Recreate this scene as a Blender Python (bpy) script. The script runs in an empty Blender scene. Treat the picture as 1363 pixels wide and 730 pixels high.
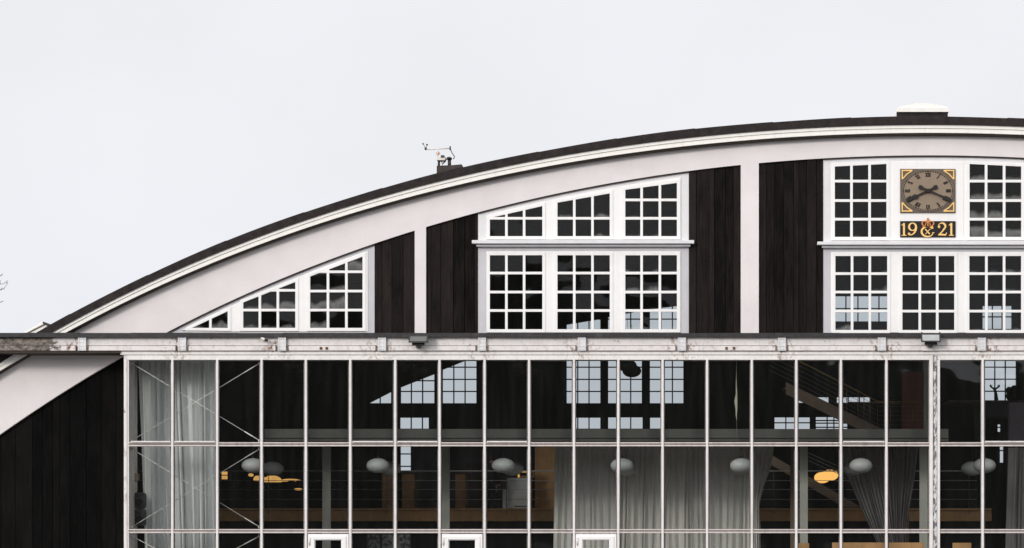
import bpy, bmesh, math, random
from mathutils import Vector, Matrix
from mathutils.geometry import tessellate_polygon

random.seed(1921)
sc = bpy.context.scene
COL = sc.collection
R = math.radians

# ------------------------------------------------------------------ measuring
S = 47.0            # photo pixels per metre on the gable plane (Y = 0)
D = 70.0            # camera to gable
EYE = 1.7
VX, VY = 935.0, 731.0


def P(px, py, Y=0.0):
    k = (D + Y) / D
    return Vector(((px - VX) / S * k, Y, EYE + (VY - py) / S * k))


def L(n, Y=0.0):      # a length of n photo pixels at depth Y
    return n / S * (D + Y) / D


# ------------------------------------------------------------------ materials
def nodes(name):
    m = bpy.data.materials.new(name)
    m.use_nodes = True
    nt = m.node_tree
    for n in list(nt.nodes):
        nt.nodes.remove(n)
    out = nt.nodes.new('ShaderNodeOutputMaterial')
    return m, nt, out


def N(nt, typ, ins=None, **kw):
    n = nt.nodes.new(typ)
    for k, v in kw.items():
        setattr(n, k, v)
    for k, v in (ins or {}).items():
        if isinstance(v, bpy.types.NodeSocket):
            nt.links.new(v, n.inputs[k])
        else:
            n.inputs[k].default_value = v
    return n


def math_(nt, op, a, b=0.0, clamp=False):
    n = N(nt, 'ShaderNodeMath', {0: a, 1: b}, operation=op)
    n.use_clamp = clamp
    return n.outputs[0]


def pos_scaled(nt, sx, sy, sz):
    g = nt.nodes.new('ShaderNodeNewGeometry')
    v = N(nt, 'ShaderNodeVectorMath', {0: g.outputs['Position'], 1: (sx, sy, sz)}, operation='MULTIPLY')
    return v.outputs[0]


def noise(nt, vec, scale=1.0, detail=4.0, rough=.55):
    return N(nt, 'ShaderNodeTexNoise', {'Vector': vec, 'Scale': scale, 'Detail': detail, 'Roughness': rough}).outputs['Fac']


def remap(nt, v, a, b, c=0.0, d=1.0):
    n = N(nt, 'ShaderNodeMapRange', {'Value': v, 'From Min': a, 'From Max': b, 'To Min': c, 'To Max': d})
    return n.outputs[0]


def mixc(nt, f, a, b):
    n = nt.nodes.new('ShaderNodeMix')
    n.data_type = 'RGBA'
    for i, v in ((0, f), (6, a), (7, b)):
        if isinstance(v, bpy.types.NodeSocket):
            nt.links.new(v, n.inputs[i])
        else:
            n.inputs[i].default_value = v if i == 0 else (*v, 1) if len(v) == 3 else v
    return n.outputs[2]


def paint(name, col, rough=.6, var=.10, scale=3.0, streak=0.0, dirt=None, dirt_amt=0.0, bump=0.0, spec=.3, metallic=0.0,
          bscale=60.0):
    """painted / plastered / plain surface with uneven tone and faint runs"""
    m, nt, out = nodes(name)
    n1 = noise(nt, pos_scaled(nt, 1, 1, 1), scale, 6)
    v = remap(nt, n1, .25, .75, 1 - var, 1 + var)
    c = N(nt, 'ShaderNodeVectorMath', {0: (*col,), 1: (1, 1, 1)}, operation='MULTIPLY')
    comb = N(nt, 'ShaderNodeCombineXYZ', {0: v, 1: v, 2: v})
    nt.links.new(comb.outputs[0], c.inputs[1])
    cc = c.outputs[0]
    if streak:
        s = noise(nt, pos_scaled(nt, 9, 9, .35), 1.0, 5, .6)
        f = remap(nt, s, .5, .8, 0, streak)
        cc = mixc(nt, f, cc, tuple(x * .55 for x in (dirt or col)))
    if dirt_amt:
        d = noise(nt, pos_scaled(nt, 2.5, 2.5, 2.5), 1.3, 9, .7)
        f = remap(nt, d, .55, .72, 0, dirt_amt)
        cc = mixc(nt, f, cc, dirt)
    b = N(nt, 'ShaderNodeBsdfPrincipled', {'Base Color': cc, 'Roughness': rough, 'Metallic': metallic,
                                           'Specular IOR Level': spec})
    if bump:
        bn = noise(nt, pos_scaled(nt, 1, 1, 1), bscale, 5)
        bp = N(nt, 'ShaderNodeBump', {'Height': bn, 'Strength': bump, 'Distance': .01})
        nt.links.new(bp.outputs[0], b.inputs['Normal'])
    nt.links.new(b.outputs[0], out.inputs[0])
    return m


def timber(name, dark, light, seed=0.0):
    m, nt, out = nodes(name)
    g = nt.nodes.new('ShaderNodeNewGeometry')
    rnd = g.outputs['Random Per Island']
    off = N(nt, 'ShaderNodeCombineXYZ', {0: math_(nt, 'MULTIPLY', rnd, 37.0), 1: seed, 2: math_(nt, 'MULTIPLY', rnd, 91.0)})
    v = N(nt, 'ShaderNodeVectorMath', {0: pos_scaled(nt, 26, 1, 1.1), 1: off.outputs[0]}, operation='ADD').outputs[0]
    grain = noise(nt, v, 1.0, 7, .65)
    v2 = N(nt, 'ShaderNodeVectorMath', {0: pos_scaled(nt, 2.2, 1, .8), 1: off.outputs[0]}, operation='ADD').outputs[0]
    patch = noise(nt, v2, 1.0, 5, .6)
    kv = N(nt, 'ShaderNodeVectorMath', {0: pos_scaled(nt, 5.2, 1, 2.6), 1: off.outputs[0]}, operation='ADD').outputs[0]
    knot = N(nt, 'ShaderNodeTexVoronoi', {'Vector': kv, 'Scale': 1.0}).outputs['Distance']
    kf = remap(nt, knot, .04, .12, .75, 0)
    f = math_(nt, 'ADD', math_(nt, 'MULTIPLY', grain, .55), math_(nt, 'MULTIPLY', patch, .45))
    f = math_(nt, 'ADD', remap(nt, f, .36, .66, 0, 1), math_(nt, 'MULTIPLY', math_(nt, 'SUBTRACT', rnd, .5), .75), True)
    c = mixc(nt, f, dark, light)
    c = mixc(nt, kf, c, tuple(x * .35 for x in dark))
    b = N(nt, 'ShaderNodeBsdfPrincipled', {'Base Color': c, 'Roughness': .85, 'Specular IOR Level': .07})
    bp = N(nt, 'ShaderNodeBump', {'Height': grain, 'Strength': .5, 'Distance': .006})
    nt.links.new(bp.outputs[0], b.inputs['Normal'])
    nt.links.new(b.outputs[0], out.inputs[0])
    return m


def beam_paint(name, col, rust=.5, moss=True):
    """white painted concrete rail beam: rust near the hanger plates, runs, black moss at its left end"""
    m, nt, out = nodes(name)
    g = nt.nodes.new('ShaderNodeNewGeometry')
    sx = N(nt, 'ShaderNodeSeparateXYZ', {0: g.outputs['Position']}).outputs[0]
    n1 = noise(nt, pos_scaled(nt, 1, 1, 1), 2.2, 7)
    c = mixc(nt, remap(nt, n1, .3, .7), tuple(x * .93 for x in col), tuple(min(1, x * 1.04) for x in col))
    run = noise(nt, pos_scaled(nt, 11, 1, .7), 1.0, 6, .65)
    c = mixc(nt, remap(nt, run, .56, .8, 0, .22), c, (.42, .36, .31))
    # rust concentrates at the hanger plates
    pitch = 133.1 / S
    x0 = (109.0 - VX) / S
    fr = math_(nt, 'FRACT', math_(nt, 'ADD', math_(nt, 'DIVIDE', math_(nt, 'SUBTRACT', sx, x0), pitch), 100.5))
    dist = math_(nt, 'MULTIPLY', math_(nt, 'ABSOLUTE', math_(nt, 'SUBTRACT', fr, .5)), pitch)
    near = remap(nt, dist, .05, .55, 1.3, .22)
    rn = noise(nt, pos_scaled(nt, 8, 8, 6), 1.0, 8, .72)
    rf = math_(nt, 'MULTIPLY', remap(nt, rn, .50, .64, 0, 1), math_(nt, 'MULTIPLY', near, rust), True)
    c = mixc(nt, rf, c, (.17, .075, .035))
    if moss:
        mn = noise(nt, pos_scaled(nt, 3.2, 3, 5), 1.4, 9, .72)
        lim = remap(nt, sx, (45 - VX) / S, (98 - VX) / S, .50, -.12)
        mf = remap(nt, math_(nt, 'ADD', math_(nt, 'SUBTRACT', mn, .5), lim), .0, .05, 0, .95)
        mc = mixc(nt, remap(nt, noise(nt, pos_scaled(nt, 7, 7, 9), 1.0, 8, .8), .42, .6), (.022, .017, .013), (.27, .225, .185))
        c = mixc(nt, mf, c, mc)
    b = N(nt, 'ShaderNodeBsdfPrincipled', {'Base Color': c, 'Roughness': .62, 'Specular IOR Level': .3})
    bp = N(nt, 'ShaderNodeBump', {'Height': noise(nt, pos_scaled(nt, 1, 1, 1), 35, 6), 'Strength': .25, 'Distance': .008})
    nt.links.new(bp.outputs[0], b.inputs['Normal'])
    nt.links.new(b.outputs[0], out.inputs[0])
    return m


def peeling(name, a, b_, thr=.5, scale=3.0):
    m, nt, out = nodes(name)
    n1 = noise(nt, pos_scaled(nt, 4, 4, 1.6), scale, 8, .7)
    c = mixc(nt, remap(nt, n1, thr - .02, thr + .02), a, b_)
    n2 = noise(nt, pos_scaled(nt, 3, 3, 1.2), 2.0, 6)
    c = mixc(nt, remap(nt, n2, .55, .7, 0, .5), c, (.12, .07, .05))
    b = N(nt, 'ShaderNodeBsdfPrincipled', {'Base Color': c, 'Roughness': .6})
    nt.links.new(b.outputs[0], out.inputs[0])
    return m


def glass(name, tint, refl=.35, wave=.0, painted_refl=False, dust=.0):
    """clear sheet: tinted see-through, a weak mirror, dust; painted_refl = old panes with the reflection painted as a pale bloom at the foot of each"""
    m, nt, out = nodes(name)
    tr = N(nt, 'ShaderNodeBsdfTransparent', {'Color': (*tint, 1)})
    gl = N(nt, 'ShaderNodeBsdfGlossy', {'Color': (1, 1, 1, 1), 'Roughness': .015})
    fr = N(nt, 'ShaderNodeFresnel', {'IOR': 1.5})
    if wave:
        h = noise(nt, pos_scaled(nt, 1, 1, 1), 1.5, 0)
        bp = N(nt, 'ShaderNodeBump', {'Height': h, 'Strength': 1.0, 'Distance': wave})
        nt.links.new(bp.outputs[0], gl.inputs['Normal'])
        nt.links.new(bp.outputs[0], fr.inputs['Normal'])
    f = math_(nt, 'MULTIPLY', fr.outputs[0], refl)
    mx = N(nt, 'ShaderNodeMixShader', {0: f, 1: tr.outputs[0], 2: gl.outputs[0]})
    sh = mx.outputs[0]
    df = N(nt, 'ShaderNodeBsdfDiffuse', {'Color': (.62, .62, .6, 1)})
    if dust:
        d = noise(nt, pos_scaled(nt, 5, 5, .5), 1.0, 6, .65)
        f2 = remap(nt, d, .42, .75, dust * .35, dust)
        sh = N(nt, 'ShaderNodeMixShader', {0: f2, 1: sh, 2: df.outputs[0]}).outputs[0]
    if painted_refl:  # bright reflections painted on as a pale layer low in each pane
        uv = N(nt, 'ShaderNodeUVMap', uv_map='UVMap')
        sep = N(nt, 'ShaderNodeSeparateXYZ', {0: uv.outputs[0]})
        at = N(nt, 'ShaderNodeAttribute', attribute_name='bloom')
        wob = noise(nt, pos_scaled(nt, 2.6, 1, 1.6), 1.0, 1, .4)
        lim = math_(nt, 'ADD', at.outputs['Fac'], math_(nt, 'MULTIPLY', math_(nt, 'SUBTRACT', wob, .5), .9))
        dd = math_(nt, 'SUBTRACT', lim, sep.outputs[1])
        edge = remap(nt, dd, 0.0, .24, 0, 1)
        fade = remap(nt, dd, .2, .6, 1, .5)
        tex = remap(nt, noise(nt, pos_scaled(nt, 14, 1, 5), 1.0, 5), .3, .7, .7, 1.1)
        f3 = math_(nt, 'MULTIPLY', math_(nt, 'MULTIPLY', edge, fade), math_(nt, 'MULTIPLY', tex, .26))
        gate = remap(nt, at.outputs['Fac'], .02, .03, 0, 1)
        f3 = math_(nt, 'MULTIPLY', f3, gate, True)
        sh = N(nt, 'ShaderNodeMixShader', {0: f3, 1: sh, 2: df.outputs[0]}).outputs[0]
    nt.links.new(sh, out.inputs[0])
    return m


def fabric(name, col, trans=.3):
    m, nt, out = nodes(name)
    n1 = noise(nt, pos_scaled(nt, 6, 6, .5), 1.0, 5)
    weave = noise(nt, pos_scaled(nt, 1, 1, 1), 45, 3)
    f = math_(nt, 'ADD', math_(nt, 'MULTIPLY', n1, .7), math_(nt, 'MULTIPLY', weave, .3))
    c = mixc(nt, remap(nt, f, .3, .7), tuple(x * .82 for x in col), tuple(x * 1.12 for x in col))
    d = N(nt, 'ShaderNodeBsdfDiffuse', {'Color': c})
    t = N(nt, 'ShaderNodeBsdfTranslucent', {'Color': c})
    mx = N(nt, 'ShaderNodeMixShader', {0: trans, 1: d.outputs[0], 2: t.outputs[0]})
    nt.links.new(mx.outputs[0], out.inputs[0])
    return m


def glow(name, col, strength, mottled=0.0):
    m, nt, out = nodes(name)
    c = mixc(nt, remap(nt, noise(nt, pos_scaled(nt, 1, 1, 1), 5.0, 3), .3, .7, 0, mottled), col, tuple(x * .6 for x in col))
    e = N(nt, 'ShaderNodeEmission', {'Color': c, 'Strength': strength})
    nt.links.new(e.outputs[0], out.inputs[0])
    return m


def printed(name):
    m, nt, out = nodes(name)
    n1 = noise(nt, pos_scaled(nt, 1, 1, 1), 9, 6, .7)
    c = mixc(nt, remap(nt, n1, .47, .53), (.03, .03, .032), (.22, .22, .22))
    b = N(nt, 'ShaderNodeBsdfPrincipled', {'Base Color': c, 'Roughness': .5})
    nt.links.new(b.outputs[0], out.inputs[0])
    return m


M = dict(
    plaster=paint('plaster', (.75, .705, .695), .85, .06, 1.1, streak=.035, dirt=(.55, .46, .41), dirt_amt=.12, bump=.3),
    white=paint('white_paint', (.86, .845, .83), .45, .03, 4, streak=.08, dirt=(.6, .55, .5), spec=.4),
    casing=paint('casing_paint', (.72, .71, .72), .55, .05, 3, streak=.15, dirt=(.5, .47, .46)),
    grey=paint('grey_trim', (.545, .54, .56), .55, .05, 3, streak=.18, dirt=(.4, .38, .38)),
    fascia=paint('fascia_paint', (.90, .87, .82), .5, .04, 5, streak=.14, dirt=(.6, .5, .4)),
    felt=paint('roof_felt', (.030, .025, .024), .9, .35, 5, dirt=(.075, .055, .045), dirt_amt=.4, bump=.5, spec=.15),
    soffit=paint('soffit_and_shade', (.05, .038, .03), .85, .2, 5),
    timber=timber('tarred_timber', (.0048, .004, .0038), (.0245, .019, .0175)),
    blackboard=timber('black_timber', (.0018, .0017, .0017), (.0085, .0078, .0072), 5.0),
    backing=paint('backing_board', (.006, .005, .005), .9, .1),
    beam=beam_paint('beam_paint', (.74, .705, .69), .75),
    lip=beam_paint('beam_lip_paint', (.76, .72, .70), 1.0),
    rail=beam_paint('rail_paint', (.83, .80, .77), .6, False),
    flashing=paint('lead_flashing', (.036, .034, .036), .6, .3, 6, dirt=(.10, .095, .09), dirt_amt=.5, bump=.3, metallic=.2),
    rustline=beam_paint('rust_line_paint', (.34, .27, .23), 2.2, False),
    plate=paint('galvanised_plate', (.70, .69, .70), .45, .10, 8, dirt=(.3, .2, .15), dirt_amt=.25, metallic=.15),
    bolt=paint('dark_bolt', (.09, .07, .06), .6, .2),
    rust=paint('rusty_iron', (.16, .065, .03), .8, .3, 20),
    transom=paint('transom_paint', (.60, .54, .515), .5, .12, 6, streak=.4, dirt=(.30, .2, .16)),
    steel=paint('window_steel_paint', (.76, .72, .70), .5, .08, 5, streak=.3, dirt=(.35, .24, .2)),
    rebate=paint('rebate_paint', (.26, .24, .235), .6, .15, 5, streak=.3, dirt=(.15, .12, .1)),
    steel_dark=paint('steel_gap', (.10, .075, .07), .7, .3),
    peel=peeling('peeling_post_paint', (.66, .65, .65), (.14, .14, .145), .5),
    peel2=peeling('worn_post_paint', (.76, .72, .69), (.10, .09, .085), .66),
    gap=paint('shadow_gap', (.07, .06, .06), .8, .1),
    glass=glass('sheet_glass', (.885, .90, .90), .75, .005, dust=.014),
    oldglass=glass('old_glass', (.80, .83, .84), .38, .009, painted_refl=True, dust=.010),
    rearglass=glass('rear_glass', (.64, .672, .69), .10),
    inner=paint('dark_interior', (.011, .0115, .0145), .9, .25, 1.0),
    slab=paint('slab_edge_concrete', (.085, .084, .075), .8, .12, 1.5, streak=.2, dirt=(.2, .2, .18)),
    postgrey=paint('inner_post_paint', (.46, .46, .40), .6, .08, 2, streak=.2, dirt=(.2, .2, .17)),
    floor=paint('hall_floor', (.09, .075, .06), .6, .2, .6),
    oak=paint('oak_veneer', (.62, .345, .145), .55, .15, 3, streak=.3, dirt=(.2, .12, .06)),
    darkwood=paint('dark_wood', (.07, .035, .022), .6, .2, 3),
    purple=paint('plum_wall', (.10, .085, .10), .85, .12, 1),
    redwall=paint('rust_red_panel', (.13, .04, .024), .75, .12, 2),
    cabinet=paint('white_laminate', (.86, .87, .83), .5, .04, 3),
    curtain=fabric('pale_curtain', (.88, .90, .87), .10),
    curtain2=fabric('grey_curtain', (.86, .845, .79), .05),
    sheer=fabric('dark_sheer_curtain', (.30, .285, .28), .2),
    lamp=paint('opal_shade', (.50, .515, .49), .45, .03, 4, spec=.4),
    lamplit=glow('lit_opal_shade', (1.0, .53, .14), 1.15),
    amber=glow('amber_glow', (1.0, .55, .16), .75, .6),
    wire=paint('black_wire', (.02, .02, .02), .5, .1),
    cable=paint('steel_cable', (.17, .17, .165), .5, .1, metallic=.3),
    railwire=paint('bright_wire', (.62, .62, .60), .45, .1, metallic=.2),
    rod=paint('brace_rod_paint', (.86, .84, .79), .5, .15, 12, metallic=.1),
    stair=paint('stair_timber', (.20, .145, .105), .7, .15, 3),
    brass=paint('brass_rail', (.30, .20, .085), .5, .1, metallic=.6),
    speaker=paint('speaker_shell', (.045, .045, .047), .5, .15),
    print=printed('window_stand_in'),  # leafy view for the panels standing in for rear windows
    navy=paint('navy_cloth', (.022, .022, .032), .9, .2, 8),
    skin=paint('skin', (.36, .22, .16), .6, .08, 6),
    hair=paint('dark_hair', (.02, .014, .01), .7, .2, 12),
    face=paint('clock_face', (.27, .205, .15), .75, .08, 14, spec=.2),
    board=paint('clock_board', (.14, .112, .088), .7, .1, 8),
    gold=paint('gold_leaf', (.92, .58, .20), .45, .08, 20, spec=.4),
    copper=paint('red_gold_leaf', (.62, .24, .075), .45, .12, 20),
    black=paint('black_paint', (.012, .010, .009), .55, .2, 10),
    clockblack=paint('clock_black', (.018, .015, .013), .6, .1),
    floodbody=paint('floodlight_body', (.035, .034, .034), .5, .1),
    floodglass=paint('floodlight_glass', (.13, .13, .125), .2, .1, 3, spec=.5),
    floodglass2=paint('bright_floodlight_glass', (.40, .41, .41), .25, .14, 5, spec=.5),
    plastic=paint('cream_plastic', (.74, .69, .63), .5, .08, 10),
    darkplastic=paint('dark_plastic', (.055, .05, .05), .5, .1),
    mosscurb=paint('mossy_curb', (.055, .047, .042), .9, .2, 6, dirt=(.17, .15, .11), dirt_amt=.6),
    bark=paint('bark', (.06, .05, .045), .9, .2, 10),
    wood=paint('added_ridge_wood', (.05, .052, .04), .95, .6, .12, dirt=(.16, .15, .13), dirt_amt=.5),
    asphalt=paint('asphalt', (.16, .155, .15), .9, .12, .4, bump=.3),
    streamer=paint('pale_green_paper', (.50, .52, .36), .7, .1, 10),
)

# ------------------------------------------------------------------ mesh builder


class MB:
    def __init__(s):
        s.v, s.f, s.smooth = [], [], []

    def add(s, vs, fs, smooth=False):
        b = len(s.v)
        s.v += [Vector(v) for v in vs]
        for f in fs:
            s.f.append([b + i for i in f])
            s.smooth.append(smooth)
        return s

    def box(s, x0, x1, y0, y1, z0, z1):
        vs = [(x, y, z) for x in (x0, x1) for y in (y0, y1) for z in (z0, z1)]
        return s.add(vs, [(0, 1, 3, 2), (4, 6, 7, 5), (0, 4, 5, 1), (2, 3, 7, 6), (0, 2, 6, 4), (1, 5, 7, 3)])

    def pbox(s, px0, px1, py0, py1, Y0, Y1, at=None):
        a, b = P(px0, py1, Y0 if at is None else at), P(px1, py0, Y0 if at is None else at)
        return s.box(a.x, b.x, Y0, Y1, a.z, b.z)

    def prism(s, outer, holes, Y0, Y1):
        """photo-pixel polygon with holes, measured on its front plane, extruded from Y0 to Y1"""
        loops = [[P(x, y, Y0) for x, y in lp] for lp in [outer] + list(holes)]
        flat = [p for lp in loops for p in lp]
        tris = tessellate_polygon([[Vector((p.x, p.z, 0)) for p in lp] for lp in loops])
        n = len(flat)
        vs = flat + [Vector((p.x, Y1, p.z)) for p in flat]
        fs = []
        for t in tris:
            a, b, c = (flat[i] for i in t)
            ar = (b.x - a.x) * (c.z - a.z) - (b.z - a.z) * (c.x - a.x)
            if abs(ar) < 1e-10:
                continue
            t = tuple(t) if ar > 0 else tuple(reversed(t))
            fs.append(t)
            fs.append(tuple(n + i for i in reversed(t)))
        base = 0
        for k, lp in enumerate(loops):
            m = len(lp)
            for i in range(m):
                j = (i + 1) % m
                fs.append((base + i, base + j, n + base + j, n + base + i))
            base += m
        return s.add(vs, fs)

    def band(s, fa, fb, xs, Y0, Y1):
        vs, fs = [], []
        for x in xs:
            a, b = P(x, fa(x), Y0), P(x, fb(x), Y0)
            vs += [a, b, Vector((b.x, Y1, b.z)), Vector((a.x, Y1, a.z))]
        for i in range(len(xs) - 1):
            o = 4 * i
            for k in range(4):
                k2 = (k + 1) % 4
                fs.append((o + k, o + k2, o + 4 + k2, o + 4 + k))
        fs.append((0, 1, 2, 3))
        e = 4 * (len(xs) - 1)
        fs.append((e + 3, e + 2, e + 1, e))
        return s.add(vs, fs)

    def tube(s, pts, r, seg=8, r1=None):
        pts = [Vector(p) for p in pts]
        n = len(pts)
        vs, fs = [], []
        for i, p in enumerate(pts):
            t = (pts[min(i + 1, n - 1)] - pts[max(i - 1, 0)]).normalized()
            u = t.cross(Vector((0, 1, 0)))
            if u.length < .05:
                u = t.cross(Vector((1, 0, 0)))
            u.normalize()
            w = t.cross(u)
            rr = r if r1 is None else r + (r1 - r) * i / max(1, n - 1)
            for k in range(seg):
                a = 2 * math.pi * k / seg
                vs.append(p + (u * math.cos(a) + w * math.sin(a)) * rr)
        for i in range(n - 1):
            for k in range(seg):
                k2 = (k + 1) % seg
                fs.append((i * seg + k, i * seg + k2, (i + 1) * seg + k2, (i + 1) * seg + k))
        fs.append(tuple(range(seg)))
        fs.append(tuple(range((n - 1) * seg, n * seg))[::-1])
        return s.add(vs, fs, seg > 5)

    def ellipsoid(s, c, rx, ry, rz, u=28, v=16, z0=-1.0, z1=1.0):
        c = Vector(c)
        vs, fs = [], []
        a0, a1 = math.asin(z0), math.asin(z1)
        for j in range(v + 1):
            t = a0 + (a1 - a0) * j / v
            for i in range(u):
                a = 2 * math.pi * i / u
                vs.append(c + Vector((rx * math.cos(t) * math.cos(a), ry * math.cos(t) * math.sin(a), rz * math.sin(t))))
        for j in range(v):
            for i in range(u):
                i2 = (i + 1) % u
                fs.append((j * u + i, j * u + i2, (j + 1) * u + i2, (j + 1) * u + i))
        fs.append(tuple(range(u))[::-1])
        fs.append(tuple(range(v * u, v * u + u)))
        return s.add(vs, fs, True)

    def disc(s, c, rx, rz, Y0, Y1, seg=48):
        c = Vector(c)
        vs = []
        for Y in (Y0, Y1):
            for i in range(seg):
                a = 2 * math.pi * i / seg
                vs.append((c.x + rx * math.cos(a), Y, c.z + rz * math.sin(a)))
        fs = [tuple(range(seg)), tuple(range(seg, 2 * seg))[::-1]]
        for i in range(seg):
            j = (i + 1) % seg
            fs.append((i, seg + i, seg + j, j))
        return s.add(vs, fs)

    def ribbon(s, pts, w, Y0, Y1, closed=False):
        """flat stroke in the XZ plane: pts (x, z), w one width or a list"""
        n = len(pts)
        ws = w if isinstance(w, (list, tuple)) else [w] * n
        A, B = [], []
        for i in range(n):
            if closed:
                p0, p1 = pts[i - 1], pts[(i + 1) % n]
            else:
                p0, p1 = pts[max(0, i - 1)], pts[min(n - 1, i + 1)]
            dx, dz = p1[0] - p0[0], p1[1] - p0[1]
            l = math.hypot(dx, dz) or 1
            nx, nz = -dz / l * ws[i] / 2, dx / l * ws[i] / 2
            A.append((pts[i][0] + nx, pts[i][1] + nz))
            B.append((pts[i][0] - nx, pts[i][1] - nz))
        vs = []
        for i in range(n):
            vs += [(A[i][0], Y0, A[i][1]), (B[i][0], Y0, B[i][1]), (B[i][0], Y1, B[i][1]), (A[i][0], Y1, A[i][1])]
        fs = []
        for i in range(n if closed else n - 1):
            o, q = 4 * i, 4 * ((i + 1) % n)
            for k in range(4):
                k2 = (k + 1) % 4
                fs.append((o + k, o + k2, q + k2, q + k))
        if not closed:
            fs.append((0, 1, 2, 3))
            e = 4 * (n - 1)
            fs.append((e + 3, e + 2, e + 1, e))
        return s.add(vs, fs)

    def build(s, name, mat, parent=None, bevel=0.0, fix=True):
        root = parent
        while root is not None and root.parent is not None:
            root = root.parent
        if root is not None:
            off = root.location.copy()
        else:
            xs = [v.x for v in s.v]; ys = [v.y for v in s.v]; zs = [v.z for v in s.v]
            off = Vector(((min(xs) + max(xs)) / 2, (min(ys) + max(ys)) / 2, min(zs)))
        me = bpy.data.meshes.new(name)
        me.from_pydata([v - off for v in s.v], [], s.f)
        me.materials.append(mat)
        for p, sm in zip(me.polygons, s.smooth):
            p.use_smooth = sm
        if fix:
            bm = bmesh.new()
            bm.from_mesh(me)
            bmesh.ops.recalc_face_normals(bm, faces=bm.faces)
            bm.to_mesh(me)
            bm.free()
        o = bpy.data.objects.new(name, me)
        COL.objects.link(o)
        if root is not None:
            o.parent = parent
        else:
            o.location = off
        if bevel:
            b = o.modifiers.new('Bevel', 'BEVEL')
            b.width = bevel
            b.segments = 2
            b.limit_method = 'ANGLE'
            b.angle_limit = R(40)
        return o


def tag(o, label=None, cat=None, group=None, kind=None):
    if label: o['label'] = label
    if cat: o['category'] = cat
    if group: o['group'] = group
    if kind: o['kind'] = kind
    return o


def thing(name, loc, label, cat, group=None):
    o = bpy.data.objects.new(name, None)
    COL.objects.link(o)
    o.location = loc
    o.empty_display_size = .2
    return tag(o, label, cat, group)


def copy_tree(o, loc=None, parent=None):
    kids = [c for c in COL.objects if c.parent == o]
    c = o.copy()
    COL.objects.link(c)
    if parent is not None:
        c.parent = parent
    if loc is not None:
        c.location = loc
    for k in kids:
        copy_tree(k, None, c)
    return c


# ------------------------------------------------------------------ arch curves (photo pixels)
CX = 1237.0
GROUND = VY + EYE * S      # 810.9


def arch(y0, a=1.65e-4, c=2.75e-11):
    def f(x):
        d = (x - CX) ** 2
        return min(y0 + a * d + c * d * d, GROUND)
    return f


roof_top, roof_bot = arch(155.5), arch(166.0)
fas_mid, fas_bot = arch(170.9), arch(177.0)
inner = arch(207.0, 2.0e-4, 2.8e-11)


def span(f, step=14):
    d = 0
    while f(CX - d) < GROUND - .5:
        d += 4
    n = int(2 * d / step)
    return [CX - d + 2 * d * i / n for i in range(n + 1)]


hangar = thing('hangar', P(CX, GROUND, 0) + Vector((0, 18, 0)),
               'wide arched hangar with pale plaster gable, black timber panels and a glazed front', 'hangar')

# ------------------------------------------------------------------ roof
xs = span(roof_top)


def lapped(x):      # felt sheets overlap: each sheet lifts a little towards its lower lap
    u = ((x - CX) / 104.0)
    fr = abs(u) % 1.0
    return roof_top(x) - .6 * (1 - fr) + .35 * math.sin(u * 2.3)


xr = sorted(set([CX + s * (104 * k + e) for k in range(0, 17) for e in (.8, 18, 36, 54, 70, 87, 103.2) for s in (-1, 1)]))
xr = [x for x in xr if xs[0] <= x <= xs[-1]]
roof = MB().band(lapped, roof_bot, xr, -.38, 36.6).build('roof', M['felt'], hangar)
MB().band(roof_bot, fas_mid, xs, -.33, -.24).build('fascia_board', M['fascia'], roof, .004)
MB().band(lambda x: fas_mid(x) + .35, fas_bot, xs, -.30, -.23).build('fascia_board', M['fascia'], roof, .004)
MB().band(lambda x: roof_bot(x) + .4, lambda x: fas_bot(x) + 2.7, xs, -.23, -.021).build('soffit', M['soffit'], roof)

# plaster arch rib
xs_i = span(inner)
MB().band(lambda x: fas_bot(x) - 4, inner, [x for x in xs_i], -.02, .16).build('arch_rib', M['plaster'], hangar)
# lower corner of the rib beyond the inner springing (plaster down to the ground on both sides)
for sgn in (-1, 1):
    x_in, x_out = CX + sgn * (CX - xs_i[0]), CX + sgn * (CX - xs[0])
    pts = sorted([x_in + (x_out - x_in) * i / 12 for i in range(13)])
    MB().band(lambda x: fas_bot(x) - 4, lambda x: GROUND + .01, pts, -.02, .16).build('arch_foot', M['plaster'], hangar)

# skylight hood on the ridge
sk = MB().pbox(1193.5, 1261.7, 149.0, 176, 2.0, 4.2).build('skylight', M['felt'], roof, .01)
kd = MB().pbox(1195.8, 1263.0, 143.3, 149.2, 1.94, 4.3)
prof = [(1196.3, 143.3)] + [(1196.3 + 66 * t, 143.3 - 5.9 * math.sin(math.pi * t) ** .85) for t in [i / 16 for i in range(1, 16)]] + [(1262.4, 143.3)]
kd.prism(prof, [], 1.98, 4.2)
kd.prism([(1188.6, 156.5), (1195.9, 142), (1197.5, 149.2), (1193, 156.5)], [], 2.05, 4.1)
kd.build('skylight_hood', M['fascia'], roof, .01)
# second skylight on the left slope, seen over the end of the beam
s2 = MB().prism([(10, 455), (56.5, 428.6), (64.5, 434), (62, 446), (40, 462)], [], 1.6, 3.4).build('skylight', M['fascia'], roof, .012)
MB().prism([(57.2, 428.2), (66.5, 432.9), (65.2, 435.4), (56.4, 430.4)], [], 1.52, 3.45).build('skylight_trim', M['flashing'], roof)
MB().prism([(17, 452.6), (58.8, 431.2), (59.4, 432.2), (18, 453.6)], [], 1.57, 1.6).build('skylight_trim', M['board'], roof)

# ------------------------------------------------------------------ timber cladding


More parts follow.
